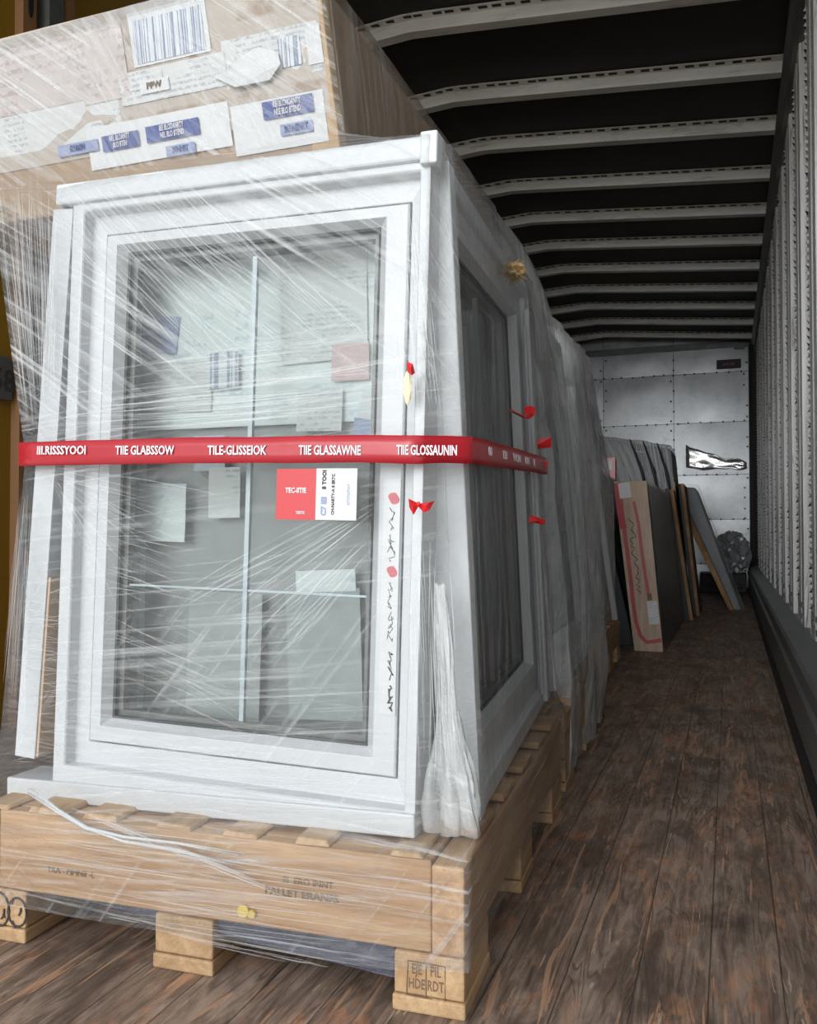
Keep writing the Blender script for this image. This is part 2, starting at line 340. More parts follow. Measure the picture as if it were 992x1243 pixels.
# ------------------------------------------------------------------ mesh helpers
class MB:
    def __init__(s): s.bm = bmesh.new(); s.uv = None
    def face(s, pts, mi=0):
        f = s.bm.faces.new([s.bm.verts.new(p) for p in pts]); f.material_index = mi; return f
    def hexa(s, p, mi=0):
        """p: 8 corners, bottom ring of four then top ring of four."""
        v = [s.bm.verts.new(q) for q in p]
        for ix in ((3, 2, 1, 0), (4, 5, 6, 7), (0, 1, 5, 4), (1, 2, 6, 5), (2, 3, 7, 6), (3, 0, 4, 7)):
            f = s.bm.faces.new([v[i] for i in ix]); f.material_index = mi
        return v
    def box(s, x0, x1, y0, y1, z0, z1, mi=0):
        return s.hexa([(x0, y0, z0), (x1, y0, z0), (x1, y1, z0), (x0, y1, z0), (x0, y0, z1), (x1, y0, z1), (x1, y1, z1), (x0, y1, z1)], mi)
    def prism(s, poly, d, mi=0):
        a = [s.bm.verts.new(p) for p in poly]; d = Vector(d)
        b = [s.bm.verts.new(Vector(p) + d) for p in poly]
        n = len(a)
        fs = [s.bm.faces.new(a[::-1]), s.bm.faces.new(b)]
        for i in range(n): fs.append(s.bm.faces.new((a[i], a[(i + 1) % n], b[(i + 1) % n], b[i])))
        for f in fs: f.material_index = mi
    def frame(s, outer, inner, prof, mi=0):
        """Mitred rectangular frame in the XZ plane. prof: closed list of (s, y), s 0 = outer rectangle, 1 = inner."""
        rings = []
        for t, y in prof:
            x0, x1, z0, z1 = [o + (i - o) * t for o, i in zip(outer, inner)]
            rings.append([s.bm.verts.new(p) for p in ((x0, y, z0), (x1, y, z0), (x1, y, z1), (x0, y, z1))])
        n = len(rings)
        for i in range(n):
            a, b = rings[i], rings[(i + 1) % n]
            for k in range(4):
                f = s.bm.faces.new((a[k], a[(k + 1) % 4], b[(k + 1) % 4], b[k])); f.material_index = mi
    def tube(s, pts, r, n=8, mi=0, close=True):
        pts = [Vector(p) for p in pts]; rs = r if isinstance(r, (list, tuple)) else [r] * len(pts)
        rings = []
        for i, p in enumerate(pts):
            d = (pts[min(i + 1, len(pts) - 1)] - pts[max(i - 1, 0)]).normalized()
            a = d.cross(Vector((0.31, 0.2, 0.93))).normalized(); b = d.cross(a)
            rings.append([s.bm.verts.new(p + (a * math.cos(2 * math.pi * k / n) + b * math.sin(2 * math.pi * k / n)) * rs[i]) for k in range(n)])
        for a, b in zip(rings, rings[1:]):
            for k in range(n):
                f = s.bm.faces.new((a[k], a[(k + 1) % n], b[(k + 1) % n], b[k])); f.material_index = mi
        if close:
            s.bm.faces.new(rings[0][::-1]); s.bm.faces.new(rings[-1])
    def strip(s, pts, wv, widths, mi=0):
        """A thin film pleat: a ribbon with a raised middle. wv: width direction per whole strip."""
        if s.uv is None: s.uv = s.bm.loops.layers.uv.new('UVMap')
        wv = Vector(wv); rows = []
        for p, w in zip(pts, widths):
            p = Vector(p); rows.append([s.bm.verts.new(p - wv * w), s.bm.verts.new(p + wv * w)])
        acc = 0.0
        for i in range(len(rows) - 1):
            L = (rows[i + 1][0].co - rows[i][0].co).length
            f = s.bm.faces.new((rows[i][0], rows[i + 1][0], rows[i + 1][1], rows[i][1])); f.material_index = mi
            for lp, q in zip(f.loops, ((acc, 0), (acc + L, 0), (acc + L, 0.02), (acc, 0.02))): lp[s.uv].uv = q
            acc += L
    def blob(s, c, rad, seed=0, amp=0.3, freq=3.0, sub=3, sharp=False, mi=0):
        r = bmesh.ops.create_icosphere(s.bm, subdivisions=sub, radius=1.0)
        for v in r['verts']:
            n = v.co.normalized()
            k = noise.fractal(n * freq + Vector((seed * 7.1, seed * 3.3, seed)), 1.0, 2.0, 4)
            if sharp: k = 0.7 - abs(k) * 1.6
            v.co = Vector((n.x * rad[0], n.y * rad[1], n.z * rad[2])) * (1 + amp * k) + Vector(c)
    def build(s, name, mat, parent=None, bevel=0.0, seg=2, smooth=False, recalc=True, solid=0.0):
        if recalc: bmesh.ops.recalc_face_normals(s.bm, faces=s.bm.faces)
        me = bpy.data.meshes.new(name); s.bm.to_mesh(me); s.bm.free()
        for mm in (mat if isinstance(mat, (list, tuple)) else [mat]): me.materials.append(mm)
        if smooth:
            for p in me.polygons: p.use_smooth = True
        o = bpy.data.objects.new(name, me); COL.objects.link(o)
        if parent is not None: o.parent = parent
        if solid:
            md = o.modifiers.new('thickness', 'SOLIDIFY'); md.thickness = solid
        if bevel:
            md = o.modifiers.new('bevel', 'BEVEL'); md.width = bevel; md.segments = seg; md.limit_method = 'ANGLE'; md.angle_limit = D(40)
        return o

def empty(name, mat4):
    o = bpy.data.objects.new(name, None); o.empty_display_size = 0.1
    COL.objects.link(o); o.matrix_world = mat4
    return o
def tag(o, label=None, cat=None, group=None, kind=None):
    if label: o['label'] = label
    if cat: o['category'] = cat
    if group: o['group'] = group
    if kind: o['kind'] = kind
    return o
def structure(o): o['kind'] = 'structure'; return o
def T(x, y, z): return Matrix.Translation((x, y, z))
def rz(a): return Matrix.Rotation(a, 4, 'Z')
def rx(a): return Matrix.Rotation(a, 4, 'X')
def ry(a): return Matrix.Rotation(a, 4, 'Y')

def text_part(name, txt, size, mat, parent, mat4, bold=0.0, sx=1.0, center=True, depth=0.0004):
    c = bpy.data.curves.new(name, 'FONT'); c.body = txt; c.size = size; c.extrude = depth; c.offset = bold
    c.align_x = 'CENTER' if center else 'LEFT'; c.align_y = 'CENTER'; c.resolution_u = 2
    tmp = bpy.data.objects.new(name + '_tmp', c); COL.objects.link(tmp)
    me = bpy.data.meshes.new_from_object(tmp.evaluated_get(bpy.context.evaluated_depsgraph_get()))
    bpy.data.objects.remove(tmp); bpy.data.curves.remove(c)
    me.name = name; me.materials.clear(); me.materials.append(mat)
    me.transform(mat4 @ Matrix.Diagonal((sx, 1, 1, 1)))
    o = bpy.data.objects.new(name, me); COL.objects.link(o)
    if parent is not None: o.parent = parent
    return o
# text lying in the XZ plane and facing -Y
FACE_FRONT = rx(D(90))

# ------------------------------------------------------------------ the trailer shell
XL, XR, Y0, Y1 = -2.2, 0.30, 0.96, 10.30
def roof_z(x):
    if x > -1.3: return 2.70 + 0.088 * (0.28 - x)
    return 2.839 - 0.055 * (-1.3 - x)
b = MB(); b.box(XL - 0.05, XR + 0.05, 0.86, Y1 + 0.05, -0.12, 0.0); structure(b.build('floor', M['floor']))
b = MB()
xs = [XR + 0.06 - i * (XR + 0.06 - XL + 0.06) / 12 for i in range(13)]
lo = [(x, Y0, roof_z(x) + 0.062) for x in xs]; hi = [(x, Y0, roof_z(x) + 0.11) for x in xs][::-1]
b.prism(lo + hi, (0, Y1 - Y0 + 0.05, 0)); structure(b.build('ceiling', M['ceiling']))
b = MB(); b.box(XR, XR + 0.06, Y0, Y1 + 0.05, 0.0, 2.80); wall_right = structure(b.build('wall_right', M['wall_dark']))
b = MB(); b.box(XL - 0.06, XL, Y0, Y1 + 0.05, 0.0, 2.82); wall_left = structure(b.build('wall_left', M['amber']))
# roof bows: hat sections that carry the roof skin
BOWS = [1.08, 1.72, 2.34, 2.96, 3.56, 4.22, 4.82, 5.46, 6.07, 6.69, 7.33, 7.99, 8.63, 9.29, 9.95]
for k, y in enumerate(BOWS):
    b = MB()
    n = 14; xa, xb = 0.245, XL + 0.02
    xsb = [xa + (xb - xa) * i / n for i in range(n + 1)]
    sec = [(-0.075, 0.058), (-0.075, 0.052), (-0.032, 0.050), (-0.028, 0.0), (0.028, 0.0), (0.032, 0.050), (0.075, 0.052), (0.075, 0.058)]
    rings = [[b.bm.verts.new((x, y + dy, roof_z(x) + dz)) for dy, dz in sec] for x in xsb]
    for r0, r1 in zip(rings, rings[1:]):
        for i in range(len(sec)):
            j = (i + 1) % len(sec); b.bm.faces.new((r0[i], r0[j], r1[j], r1[i]))
    b.bm.faces.new(rings[0]); b.bm.faces.new(rings[-1][::-1])
    if y > 3.3:
        for i in range(34):                                   # slots in the front flange
            x = 0.18 - i * 0.068 + R.uniform(-0.012, 0.012)
            if x < XL + 0.1: break
            z = roof_z(x)
            f = b.hexa([(x - 0.02, y - 0.066, z + 0.0505), (x + 0.02, y - 0.066, z + 0.0505 - 0.0035), (x + 0.02, y - 0.05, z + 0.0505 - 0.0035), (x - 0.02, y - 0.05, z + 0.0505),
                        (x - 0.02, y - 0.066, z + 0.054), (x + 0.02, y - 0.066, z + 0.0505), (x + 0.02, y - 0.05, z + 0.0505), (x - 0.02, y - 0.05, z + 0.054)], 1)
    structure(b.build('trim_%d' % (k + 1), [M['bow'], M['bow_slot']]))
# top rail along the right wall
b = MB(); b.prism([(0.30, Y0, 2.58), (0.272, Y0, 2.58), (0.262, Y0, 2.66), (0.235, Y0, 2.69), (0.235, Y0, 2.72), (0.30, Y0, 2.75)], (0, Y1 - Y0, 0))
structure(b.build('trim_16', M['rail']))
for i in range(1): pass
# ribbed lining posts of the right wall, rolled sheet with columns of pressed dimples
k = 0
y = 1.23
while y < 9.9:
    w_ = 0.43
    b = MB()
    xo = 0.272
    prof = [(0.301, y), (0.286, y + 0.012), (xo, y + 0.02), (xo, y + 0.12), (xo + 0.010, y + 0.135), (xo + 0.010, y + 0.165), (xo, y + 0.18),
            (xo, y + w_ - 0.10), (xo + 0.012, y + w_ - 0.085), (xo + 0.012, y + w_ - 0.05), (xo + 0.003, y + w_ - 0.03), (0.301, y + w_)]
    zt = 2.58
    a_ = [b.bm.verts.new((px, py, 0.17)) for px, py in prof]; c_ = [b.bm.verts.new((px, py, zt)) for px, py in prof]
    for i in range(len(prof) - 1): b.bm.faces.new((a_[i], a_[i + 1], c_[i + 1], c_[i]))
    if y > 3.0:
        for col_y, st in ((y + 0.15, 0.034), (y + 0.30, 0.028), (y + w_ - 0.067, 0.04)):
            z = 0.36 + R.uniform(0, 0.02)
            while z < zt - 0.04:
                s_ = 0.013 + R.uniform(-0.003, 0.004); xx = xo + (0.010 if col_y != y + 0.30 else 0.0); tw = R.uniform(-0.006, 0.006)
                apex = b.bm.verts.new((xx - 0.010, col_y, z + 0.003))
                ring = [b.bm.verts.new((xx + 0.0005, col_y + dy, z + dz)) for dy, dz in ((-s_, -s_ * .8 + tw), (s_, -s_ * .5 - tw), (s_, s_ * .8 - tw), (-s_, s_ * .5 + tw))]
                for i in range(4):
                    f = b.bm.faces.new((ring[i], ring[(i + 1) % 4], apex)); f.material_index = 0 if i % 2 else 1
                z += st
        for z in (0.29, 0.335):                                # bolt heads at the foot
            b.box(xo - 0.006, xo + 0.001, y + 0.07, y + 0.095, z, z + 0.02, 1)
            b.box(xo - 0.006, xo + 0.001, y + 0.22, y + 0.245, z + 0.02, z + 0.04, 1)
    o = b.build('trim_%d' % (17 + k), [M['wall_post'], M['rivet']], recalc=False); structure(o)
    y += 0.62; k += 1
NT_ = 17 + k
b = MB()
b.prism([(0.30, Y0, 0.035), (0.19, Y0, 0.035), (0.188, Y0, 0.16), (0.178, Y0, 0.168), (0.178, Y0, 0.188), (0.188, Y0, 0.196), (0.190, Y0, 0.238), (0.20, Y0, 0.247), (0.272, Y0, 0.262), (0.30, Y0, 0.262)], (0, Y1 - Y0, 0))
structure(b.build('baseboard_right', M['rail']))
b = MB(); b.prism([(0.30, Y0, 0.0), (0.176, Y0, 0.0), (0.186, Y0, 0.035), (0.30, Y0, 0.035)], (0, Y1 - Y0, 0)); structure(b.build('trim_%d' % NT_, M['seal'])); NT_ += 1
# riveted end wall
b = MB(); b.box(XL - 0.06, XR + 0.06, Y1, Y1 + 0.05, 0.0, 2.95, 1)
seams_x = [(-2.2, -1.38), (-1.38, -0.59), (-0.59, 0.21)]
seams_z = [0.0, 0.27, 0.77, 1.27, 1.86, 2.42, 2.92]
for x0, x1 in seams_x:
    for z0, z1 in zip(seams_z, seams_z[1:]):
        # each sheet slightly pillowed so it catches the doorway light unevenly
        nx, nz = 6, 5; sd = R.uniform(0, 50)
        g = [[b.bm.verts.new((x0 + 0.003 + (x1 - x0 - 0.006) * i / nx, Y1 - 0.004 - 0.012 * math.sin(math.pi * i / nx) * math.sin(math.pi * j / nz) * (0.6 + 0.8 * noise.noise((i * .7 + sd, j * .7, 1))), z0 + 0.003 + (z1 - z0 - 0.006) * j / nz)) for j in range(nz + 1)] for i in range(nx + 1)]
        for i in range(nx):
            for j in range(nz): b.bm.faces.new((g[i][j], g[i + 1][j], g[i + 1][j + 1], g[i][j + 1])).smooth = True
def rivet(bb, x, z, s_=0.009): bb.box(x - s_, x + s_, Y1 - 0.02, Y1 - 0.002, z - s_, z + s_, 2)
for z in seams_z[1:-1]:
    x = -2.1
    while x < 0.2: rivet(b, x, z + R.uniform(-.006, .006)); x += 0.115 + R.uniform(-.02, .02)
for x in (-1.38, -0.59, 0.19):
    z = 0.2
    while z < 2.7: rivet(b, x + R.choice((-.03, .03, 0)), z); z += 0.115 + R.uniform(-.01, .01)
structure(b.build('wall_back', [M['alu'], M['wall_dark'], M['rivet']], recalc=False))
b = MB(); b.box(XL, 0.25, Y1 - 0.05, Y1 - 0.004, 2.69, 2.76); b.box(0.06, 0.17, Y1 - 0.09, Y1 - 0.05, 2.66, 2.76)
structure(b.build('trim_%d' % NT_, M['rail'])); NT_ += 1
b = MB(); b.prism([(0.21, Y1 - 0.10, 0.0), (0.30, Y1 - 0.22, 0.0), (0.30, Y1, 0.0), (0.21, Y1, 0.0)], (0, 0, 2.7)); structure(b.build('trim_%d' % NT_, M['wall_dark'])); NT_ += 1
# left wall: slotted post, grey channel, plain post
def left_post(y0, y1, mat, depth, slots=()):
    global NT_
    b = MB(); b.prism([(XL, y0, 0.0), (XL + depth, y0 + 0.006, 0.0), (XL + depth, y1 - 0.006, 0.0), (XL, y1, 0.0)], (0, 0, 2.78))
    for z in slots:
        yc = (y0 + y1) / 2
        b.prism([(XL + depth + 0.002, yc + 0.011 * math.cos(a), z + 0.045 * math.sin(a)) for a in [i * math.pi / 6 for i in range(12)]], (0.003, 0, 0), 1)
    structure(b.build('trim_%d' % NT_, [mat, M['bow_slot']])); NT_ += 1
left_post(2.19, 2.26, M['amber_post'], 0.03, [0.15 + 0.16 * i for i in range(17)])
left_post(2.285, 2.365, M['grey_strap'], 0.05)
left_post(2.37, 2.43, M['amber_post'], 0.04)
left_post(3.4, 3.47, M['amber_post'], 0.03)
left_post(5.0, 5.07, M['amber_post'], 0.03)
# the yard outside, seen only as light and in reflections
b = MB(); b.box(-14, 14, -26, 0.80, -1.15, -1.10); structure(b.build('trim_%d' % NT_, M['asphalt'])); NT_ += 1

# ------------------------------------------------------------------ pallets
def block(x0, x1, y0, y1, z1, parent, stamp=None):
    b = MB(); b.box(x0, x1, y0, y1, 0.0225, z1); b.box(x0 - 0.002, x1 + 0.002, y0 - 0.003, y1 + 0.003, 0.0, 0.0215)
    return b.build('block', M['wood_z'], parent, 0.003)
def make_pallet(mat4, w, L, label, stack=0.2, group='timber pallets under the wrapped windows'):
    """Local frame: right front bottom corner at the origin, x to the right (body at -w..0), y into the trailer."""
    root = empty('wooden_pallet', mat4); tag(root, label, 'pallet', group)
    zb = 0.078
    bl = []
    for (y0, y1) in ((0.0, 0.148), (L * 0.44, L * 0.44 + 0.12), (L - 0.148, L)):
        for (x0, x1) in ((-w, -w + 0.1), (-w / 2 - 0.048 - 0.02, -w / 2 + 0.048 - 0.02), (-0.097, 0.0)):
            bl.append(block(x0, x1, y0, y1, zb, root))
    z1 = stack - 0.004
    for y0 in (0.004, L - 0.026):
        b = MB(); b.box(-w + 0.045, -0.046, y0, y0 + 0.022, zb + 0.001, z1); b.build('end_board', M['wood_x'], root, 0.003)
    for x0 in (-w, -0.045):
        b = MB(); b.box(x0, x0 + 0.045, 0.0, L, zb + 0.001, z1 - 0.004); b.build('side_board', M['wood_y'], root, 0.004)
    b = MB(); b.box(-w / 2 - 0.05, -w / 2 + 0.05, 0.03, L - 0.03, zb + 0.001, z1 - 0.022); b.build('centre_board', M['wood_y'], root, 0.003)
    n = 6
    for i in range(n):
        y0 = 0.028 + (L - 0.056 - 0.085) * i / (n - 1)
        b = MB(); b.box(-w + 0.046, -0.047, y0, y0 + 0.085, z1 - 0.02, z1); b.build('deck_board', M['wood_x'], root, 0.003)
    for i in range(5):                                         # cross battens whose ends show along the side
        y0 = 0.10 + (L - 0.25) * i / 4 + R.uniform(-0.01, 0.01)
        b = MB(); b.box(-0.12, -0.002, y0, y0 + 0.10, z1 + 0.0005, z1 + 0.0135); b.build('side_batten', M['wood_x'], root, 0.003)
    return root, bl, z1

PY = math.radians(2.8)
PM = T(-0.330, 1.098, 0) @ rz(PY)
pallet1, blocks1, PZ = make_pallet(PM, 0.80, 0.945, 'pine block pallet in the foreground under the big white window, stamped corner blocks', 0.205)
for i, x in enumerate((-0.785, -0.70, -0.60, -0.47, -0.36, -0.245, -0.105)):   # chips of timber the window stands on
    b = MB(); hgt = R.uniform(0.007, 0.012); ww = R.uniform(0.045, 0.075)
    b.hexa([(x, 0.002, PZ + 0.0005), (x + ww, 0.0 + R.uniform(0, .006), PZ + 0.0005), (x + ww, 0.09, PZ + 0.0005), (x, 0.09, PZ + 0.0005),
            (x + 0.004, 0.006, PZ + hgt), (x + ww - 0.006, 0.008, PZ + hgt - 0.002), (x + ww, 0.09, PZ + hgt), (x, 0.09, PZ + hgt)])
    b.build('wood_chip', M['wood_z'], pallet1, 0.002)
b = MB(); b.tube([(-0.322, 0.004, 0.10), (-0.322, -0.004, 0.101)], 0.009, 10); b.tube([(-0.31, 0.004, 0.098), (-0.309, -0.003, 0.098)], 0.006, 8)
tag(b.build('resin_drop', M['amber_glue'], pallet1), 'amber resin drop')
text_part('stamp_print', 'PALLET ERANFS', 0.016, M['ink_soft'], pallet1, T(-0.235, 0.0032, 0.132) @ ry(D(0)) @ FACE_FRONT, 0.0002)
text_part('stamp_print', 'III  ERO INNT', 0.013, M['ink_soft'], pallet1, T(-0.225, 0.0032, 0.150) @ FACE_FRONT)
text_part('stamp_print', 'TRA - PIMNII -L', 0.013, M['ink_soft'], pallet1, T(-0.62, 0.0032, 0.118) @ FACE_FRONT)
b = MB()
for (x, z, r1_) in ((-0.752, 0.047, 0.027), (-0.715, 0.047, 0.022)):
    b.tube([(x + r1_ * 0.8 * math.cos(a), -0.0012, z + r1_ * math.sin(a)) for a in [i * math.pi / 9 for i in range(19)]], 0.0017, 4)
for i in range(14):
    x = -0.752 + R.uniform(-0.016, 0.05); z = 0.047 + R.uniform(-0.018, 0.018)
    b.tube([(x, -0.0012, z), (x + R.uniform(-.008, .008), -0.0012, z + R.uniform(-.01, .01))], 0.0016, 4)
b.build('stamp_mark', M['ink'], blocks1[0])
b = MB()
rc = [(-0.079, 0.022), (-0.026, 0.020), (-0.026, 0.066), (-0.077, 0.067), (-0.079, 0.022)]
b.tube([(x, -0.0005, z) for x, z in rc], 0.0009, 4)
b.tube([(-0.052, -0.0005, 0.022), (-0.052, -0.0005, 0.066)], 0.0008, 4)
b.build('stamp_mark', M['ink_soft'], blocks1[2])
text_part('stamp_print', 'EJE\nHDE', 0.019, M['ink_soft'], blocks1[2], T(-0.065, 0.0, 0.047) @ FACE_FRONT, 0.0003, 0.62)
text_part('stamp_print', 'PIL\nRDT', 0.019, M['ink_soft'], blocks1[2], T(-0.039, 0.0, 0.047) @ FACE_FRONT, 0.0003, 0.62)
pallet2, _, _ = make_pallet(T(-0.383, 2.135, 0) @ rz(D(2.0)), 0.80, 0.95, 'timber pallet behind the foreground one, under the tall hazy film-wrapped load')
pallet3, _, _ = make_pallet(T(-0.500, 3.60, 0) @ rz(D(1.5)), 0.80, 0.86, 'farthest timber pallet, its raw end showing beside the leaning crate with red tape')

# ------------------------------------------------------------------ windows
def make_window(name, label, mat4, w, h, ins=(0.062, 0.037, 0.070, 0.068), depth=0.066, glass='glass', muntin=None, cat='window', group=None):
    """White plastic window. Local: x -w..0, z 0..h, outer face at y 0 looking along -y."""
    root = empty(name, mat4); tag(root, label, cat, group)
    l, r, bt, tp = ins; rv = 1.15 if depth > 0.068 else 0.6; sy = 0.014 if depth > 0.068 else 0.003
    out = (-w, 0.0, 0.0, h); inn = (-w + l, -r, bt, h - tp)
    b = MB()
    b.frame(out, inn, [(0, 0), (0.42, 0), (0.46, 0.003), (0.49, 0.020 * rv), (1.0, 0.022 * rv), (1.0, depth), (0, depth)])
    b.build('outer_frame', M['pvc'], root, 0.0015)
    g = 0.0025
    so = (inn[0] + g, inn[1] - g, inn[2] + g, inn[3] - g)
    si = (-w + l + 0.032, -r - 0.053, bt + 0.038, h - tp - 0.027)
    b = MB()
    b.frame(so, si, [(0, 0.010 + sy), (0.05, 0.007 + sy), (0.70, 0.007 + sy), (0.74, 0.010 + sy), (1.0, 0.026 + sy), (1.0, depth - 0.008), (0, depth - 0.008)])
    sash = b.build('sash', M['pvc'], root, 0.001)
    b = MB(); b.frame((si[0] - .001, si[1] + .001, si[2] - .001, si[3] + .001), (si[0] + 0.004, si[1] - 0.004, si[2] + 0.004, si[3] - 0.004), [(0, 0.026 + sy), (1, 0.027 + sy), (1, 0.031 + sy), (0, 0.031 + sy)])
    b.build('gasket', M['gasket'], sash)
    b = MB(); b.box(si[0] - 0.006, si[1] + 0.006, 0.031 + sy, 0.053 + sy, si[2] - 0.006, si[3] + 0.006)
    gl = b.build('glass_pane', M[glass], root)
    b = MB(); b.frame((si[0] + .002, si[1] - .002, si[2] + .002, si[3] - .002), (si[0] + 0.013, si[1] - 0.013, si[2] + 0.013, si[3] - 0.013), [(0, 0.036 + sy), (1, 0.036 + sy), (1, 0.050 + sy), (0, 0.050 + sy)])
    b.build('spacer', M['grey_strap'], gl)
    if muntin:
        xv, zh = muntin
        b = MB()
        if xv is not None: b.box(xv - 0.0038, xv + 0.0038, 0.038 + sy, 0.046 + sy, si[2] + 0.014, si[3] - 0.022)
        if zh is not None: b.box(si[0] + 0.014, si[1] - 0.014, 0.040 + sy, 0.044 + sy, zh - 0.0016, zh + 0.0016)
        b.build('glazing_bar', M['spacer'], gl)
    return root, si

def R4(m3, t): m_ = m3.to_4x4(); m_.translation = t; return m_
WF4 = T(-0.4156, 1.1425, 0.215) @ rz(0.0221) @ rx(-0.0142) @ ry(0.0219)
front, si = make_window('casement_window', 'large white casement window facing the camera, red and white delivery sticker over its glass', WF4, 0.624, 0.9685, ins=(0.050, 0.036, 0.068, 0.062), depth=0.072, muntin=(-0.309, 0.325), group='white windows on the foreground pallet')
def WF(x, y, z): return WF4 @ Vector((x, y, z))
# the level sill bar it stands on, running out to the left
b = MB(); b.box(-0.712, 0.002, -0.006, 0.075, -0.004, 0.029); sill = b.build('sill', M['pvc'], front, 0.003)
sill.matrix_basis = T(0, 0, 0.0015) @ ry(D(-2.35))
b = MB(); b.box(-0.655, 0.006, -0.008, 0.07, 0.953, 0.988); b.build('head_bar', M['pvc'], front, 0.004)
b = MB(); b.box(-0.014, 0.012, -0.012, 0.03, 0.945, 0.992); b.build('corner_cap', M['pvc_edge'], front, 0.003)
# faded printing running down the right stile
b = MB()
b.box(-0.066, -0.040, 0.0182, 0.0202, 0.16, 0.50)
strip = tag(b.build('protective_strip', plain('printed_protective_strip', (0.64, 0.645, 0.65), 0.3, var=0.05, scale=30), front), 'white protective strip with scribbled black and red print')
b = MB()
def scrib(bb, x, z0, z1, n, wdt, r=0.0006):
    p = []
    for i in range(n): p.append((x - 0.002 + R.uniform(-wdt, wdt), 0.0180, z0 + (z1 - z0) * i / (n - 1) + R.uniform(-.006, .006)))
    bb.tube(p, r, 4)
for q in ((-0.050, 0.458, 0.425, 14, 0.005), (-0.050, 0.415, 0.380, 18, 0.006), (-0.050, 0.352, 0.31, 18, 0.006), (-0.049, 0.305, 0.265, 18, 0.006), (-0.046, 0.25, 0.215, 16, 0.005, 0.0010), (-0.045, 0.20, 0.168, 18, 0.005, 0.0013)):
    b = MB(); scrib(b, *q); b.build('print_mark', M['ink'], strip)
for zc, rr in ((0.472, 0.008), (0.366, 0.0075)):
    b = MB(); b.prism([(-0.050 + rr * (1 - 0.25 * math.sin(2 * a)) * math.cos(a), 0.0184, zc + rr * math.sin(a) * (1.0 if math.sin(a) > 0 else 1.15)) for a in [i * math.pi / 8 for i in range(16)]], (0, -0.0012, 0))
    b.build('print_spot', M['ink_red'], strip)

# side windows leaning in, one each side of the pallet
S3 = (Matrix.Rotation(0.0738, 3, 'Z') @ Matrix.Rotation(-0.0411, 3, 'Y') @ Matrix.Rotation(0.0328, 3, 'X'))
S_O = Vector((-0.3489, 1.2349, 0.215)); SW, SH = 0.792, 0.9703
def WS(x, y, z): return S_O + S3 @ Vector((x, y, z))
def side_mat(m3, o, w):
    ax = m3 @ Vector((0, 1, 0)); ay = m3 @ Vector((-1, 0, 0)); az = m3 @ Vector((0, 0, 1))
    return R4(Matrix((ax, ay, az)).transposed(), o + m3 @ Vector((0, w, 0)))
side, _ = make_window('casement_window', 'white casement window along the aisle side of the foreground pallet, red tape across its dark glass', side_mat(S3, S_O, SW), SW, SH, (0.058, 0.058, 0.075, 0.060), 0.058, 'dark_glass', (-0.40, 0.55), group='white windows on the foreground pallet')
b = MB(); b.box(-SW - 0.001, -SW + 0.035, -0.004, 0.026, 0.0, SH); b.build('edge_profile', M['pvc_edge'], side, 0.002)
b = MB(); b.box(-0.05, -0.012, -0.012, 0.0, 0.01, SH - 0.06); b.box(-0.075, -0.055, -0.006, 0.0, 0.03, SH - 0.10); b.build('cover_profile', M['pvc'], side, 0.003)
b = MB(); b.box(-0.010, -0.002, -0.0015, 0.0, 0.30, 0.345); tag(b.build('sticker', M['yellow'], side), 'small yellow sticker')
# left one: only its edge-on stile shows. Straight from base to head by two measured points
pb, pt = WF(-0.703, 0.0, 0.036), WF(-0.666, 0.0, 0.935)
az = (pt - pb).normalized(); ay = Vector((1, 0.05, 0)); ay = (ay - az * ay.dot(az)).normalized(); ax = ay.cross(az)
# local x must run toward the camera (body at -w..0 going back), outer face along -y = away to the left
Lm = R4(Matrix((-ax if ax.y > 0 else ax, ay, az)).transposed(), pb)
if Lm.to_3x3().determinant() < 0: Lm = R4(Matrix((ax, ay, az)).transposed(), pb)
left, _ = make_window('casement_window', 'white window seen edge-on as the leaning strip at the far left of the foreground load', Lm, 0.62, 0.915, (0.05, 0.05, 0.06, 0.06), 0.040, 'dark_glass', group='white windows on the foreground pallet')

# windows standing behind the front one
def stand(x, y, z, w, h, label, yaw=0.02, lean=0.02, **kw):
    return make_window('casement_window', label, T(x, y, z) @ rz(yaw) @ rx(-lean), w, h, **kw)
second, si2 = stand(-0.428, 1.262, 0.217, 0.60, 0.955, 'second white window standing close behind the front casement, paper sheets stuck on its glass', 0.0221, 0.014, ins=(0.03, 0.03, 0.045, 0.04), depth=0.05, glass='dark_glass', group='white windows on the foreground pallet')
def sheet(px0, px1, z0, z1, mat, name='paper_sheet', y=-0.002, tilt=0.0, label=None):
    """Paper taped to the second window, corners in the front window's own x and z."""
    bb = MB(); nx, nz = 5, 6; th = 0.0008
    cx, cz = (px0 + px1) / 2, (z0 + z1) / 2
    g = []
    for i in range(nx + 1):
        row = []
        for j in range(nz + 1):
            x = px0 + (px1 - px0) * i / nx; z = z0 + (z1 - z0) * j / nz
            dx, dz = x - cx, z - cz
            row.append((cx + dx * math.cos(tilt) + dz * math.sin(tilt), y - 0.003 * abs(noise.noise((x * 9, z * 9, y * 50))), cz - dx * math.sin(tilt) + dz * math.cos(tilt)))
        g.append(row)
    fv = [[bb.bm.verts.new(p) for p in r_] for r_ in g]
    for i in range(nx):
        for j in range(nz): bb.bm.faces.new((fv[i][j], fv[i + 1][j], fv[i + 1][j + 1], fv[i][j + 1]))
    o = bb.build(name, mat, second, solid=th)
    if label: o['label'] = label
    return o
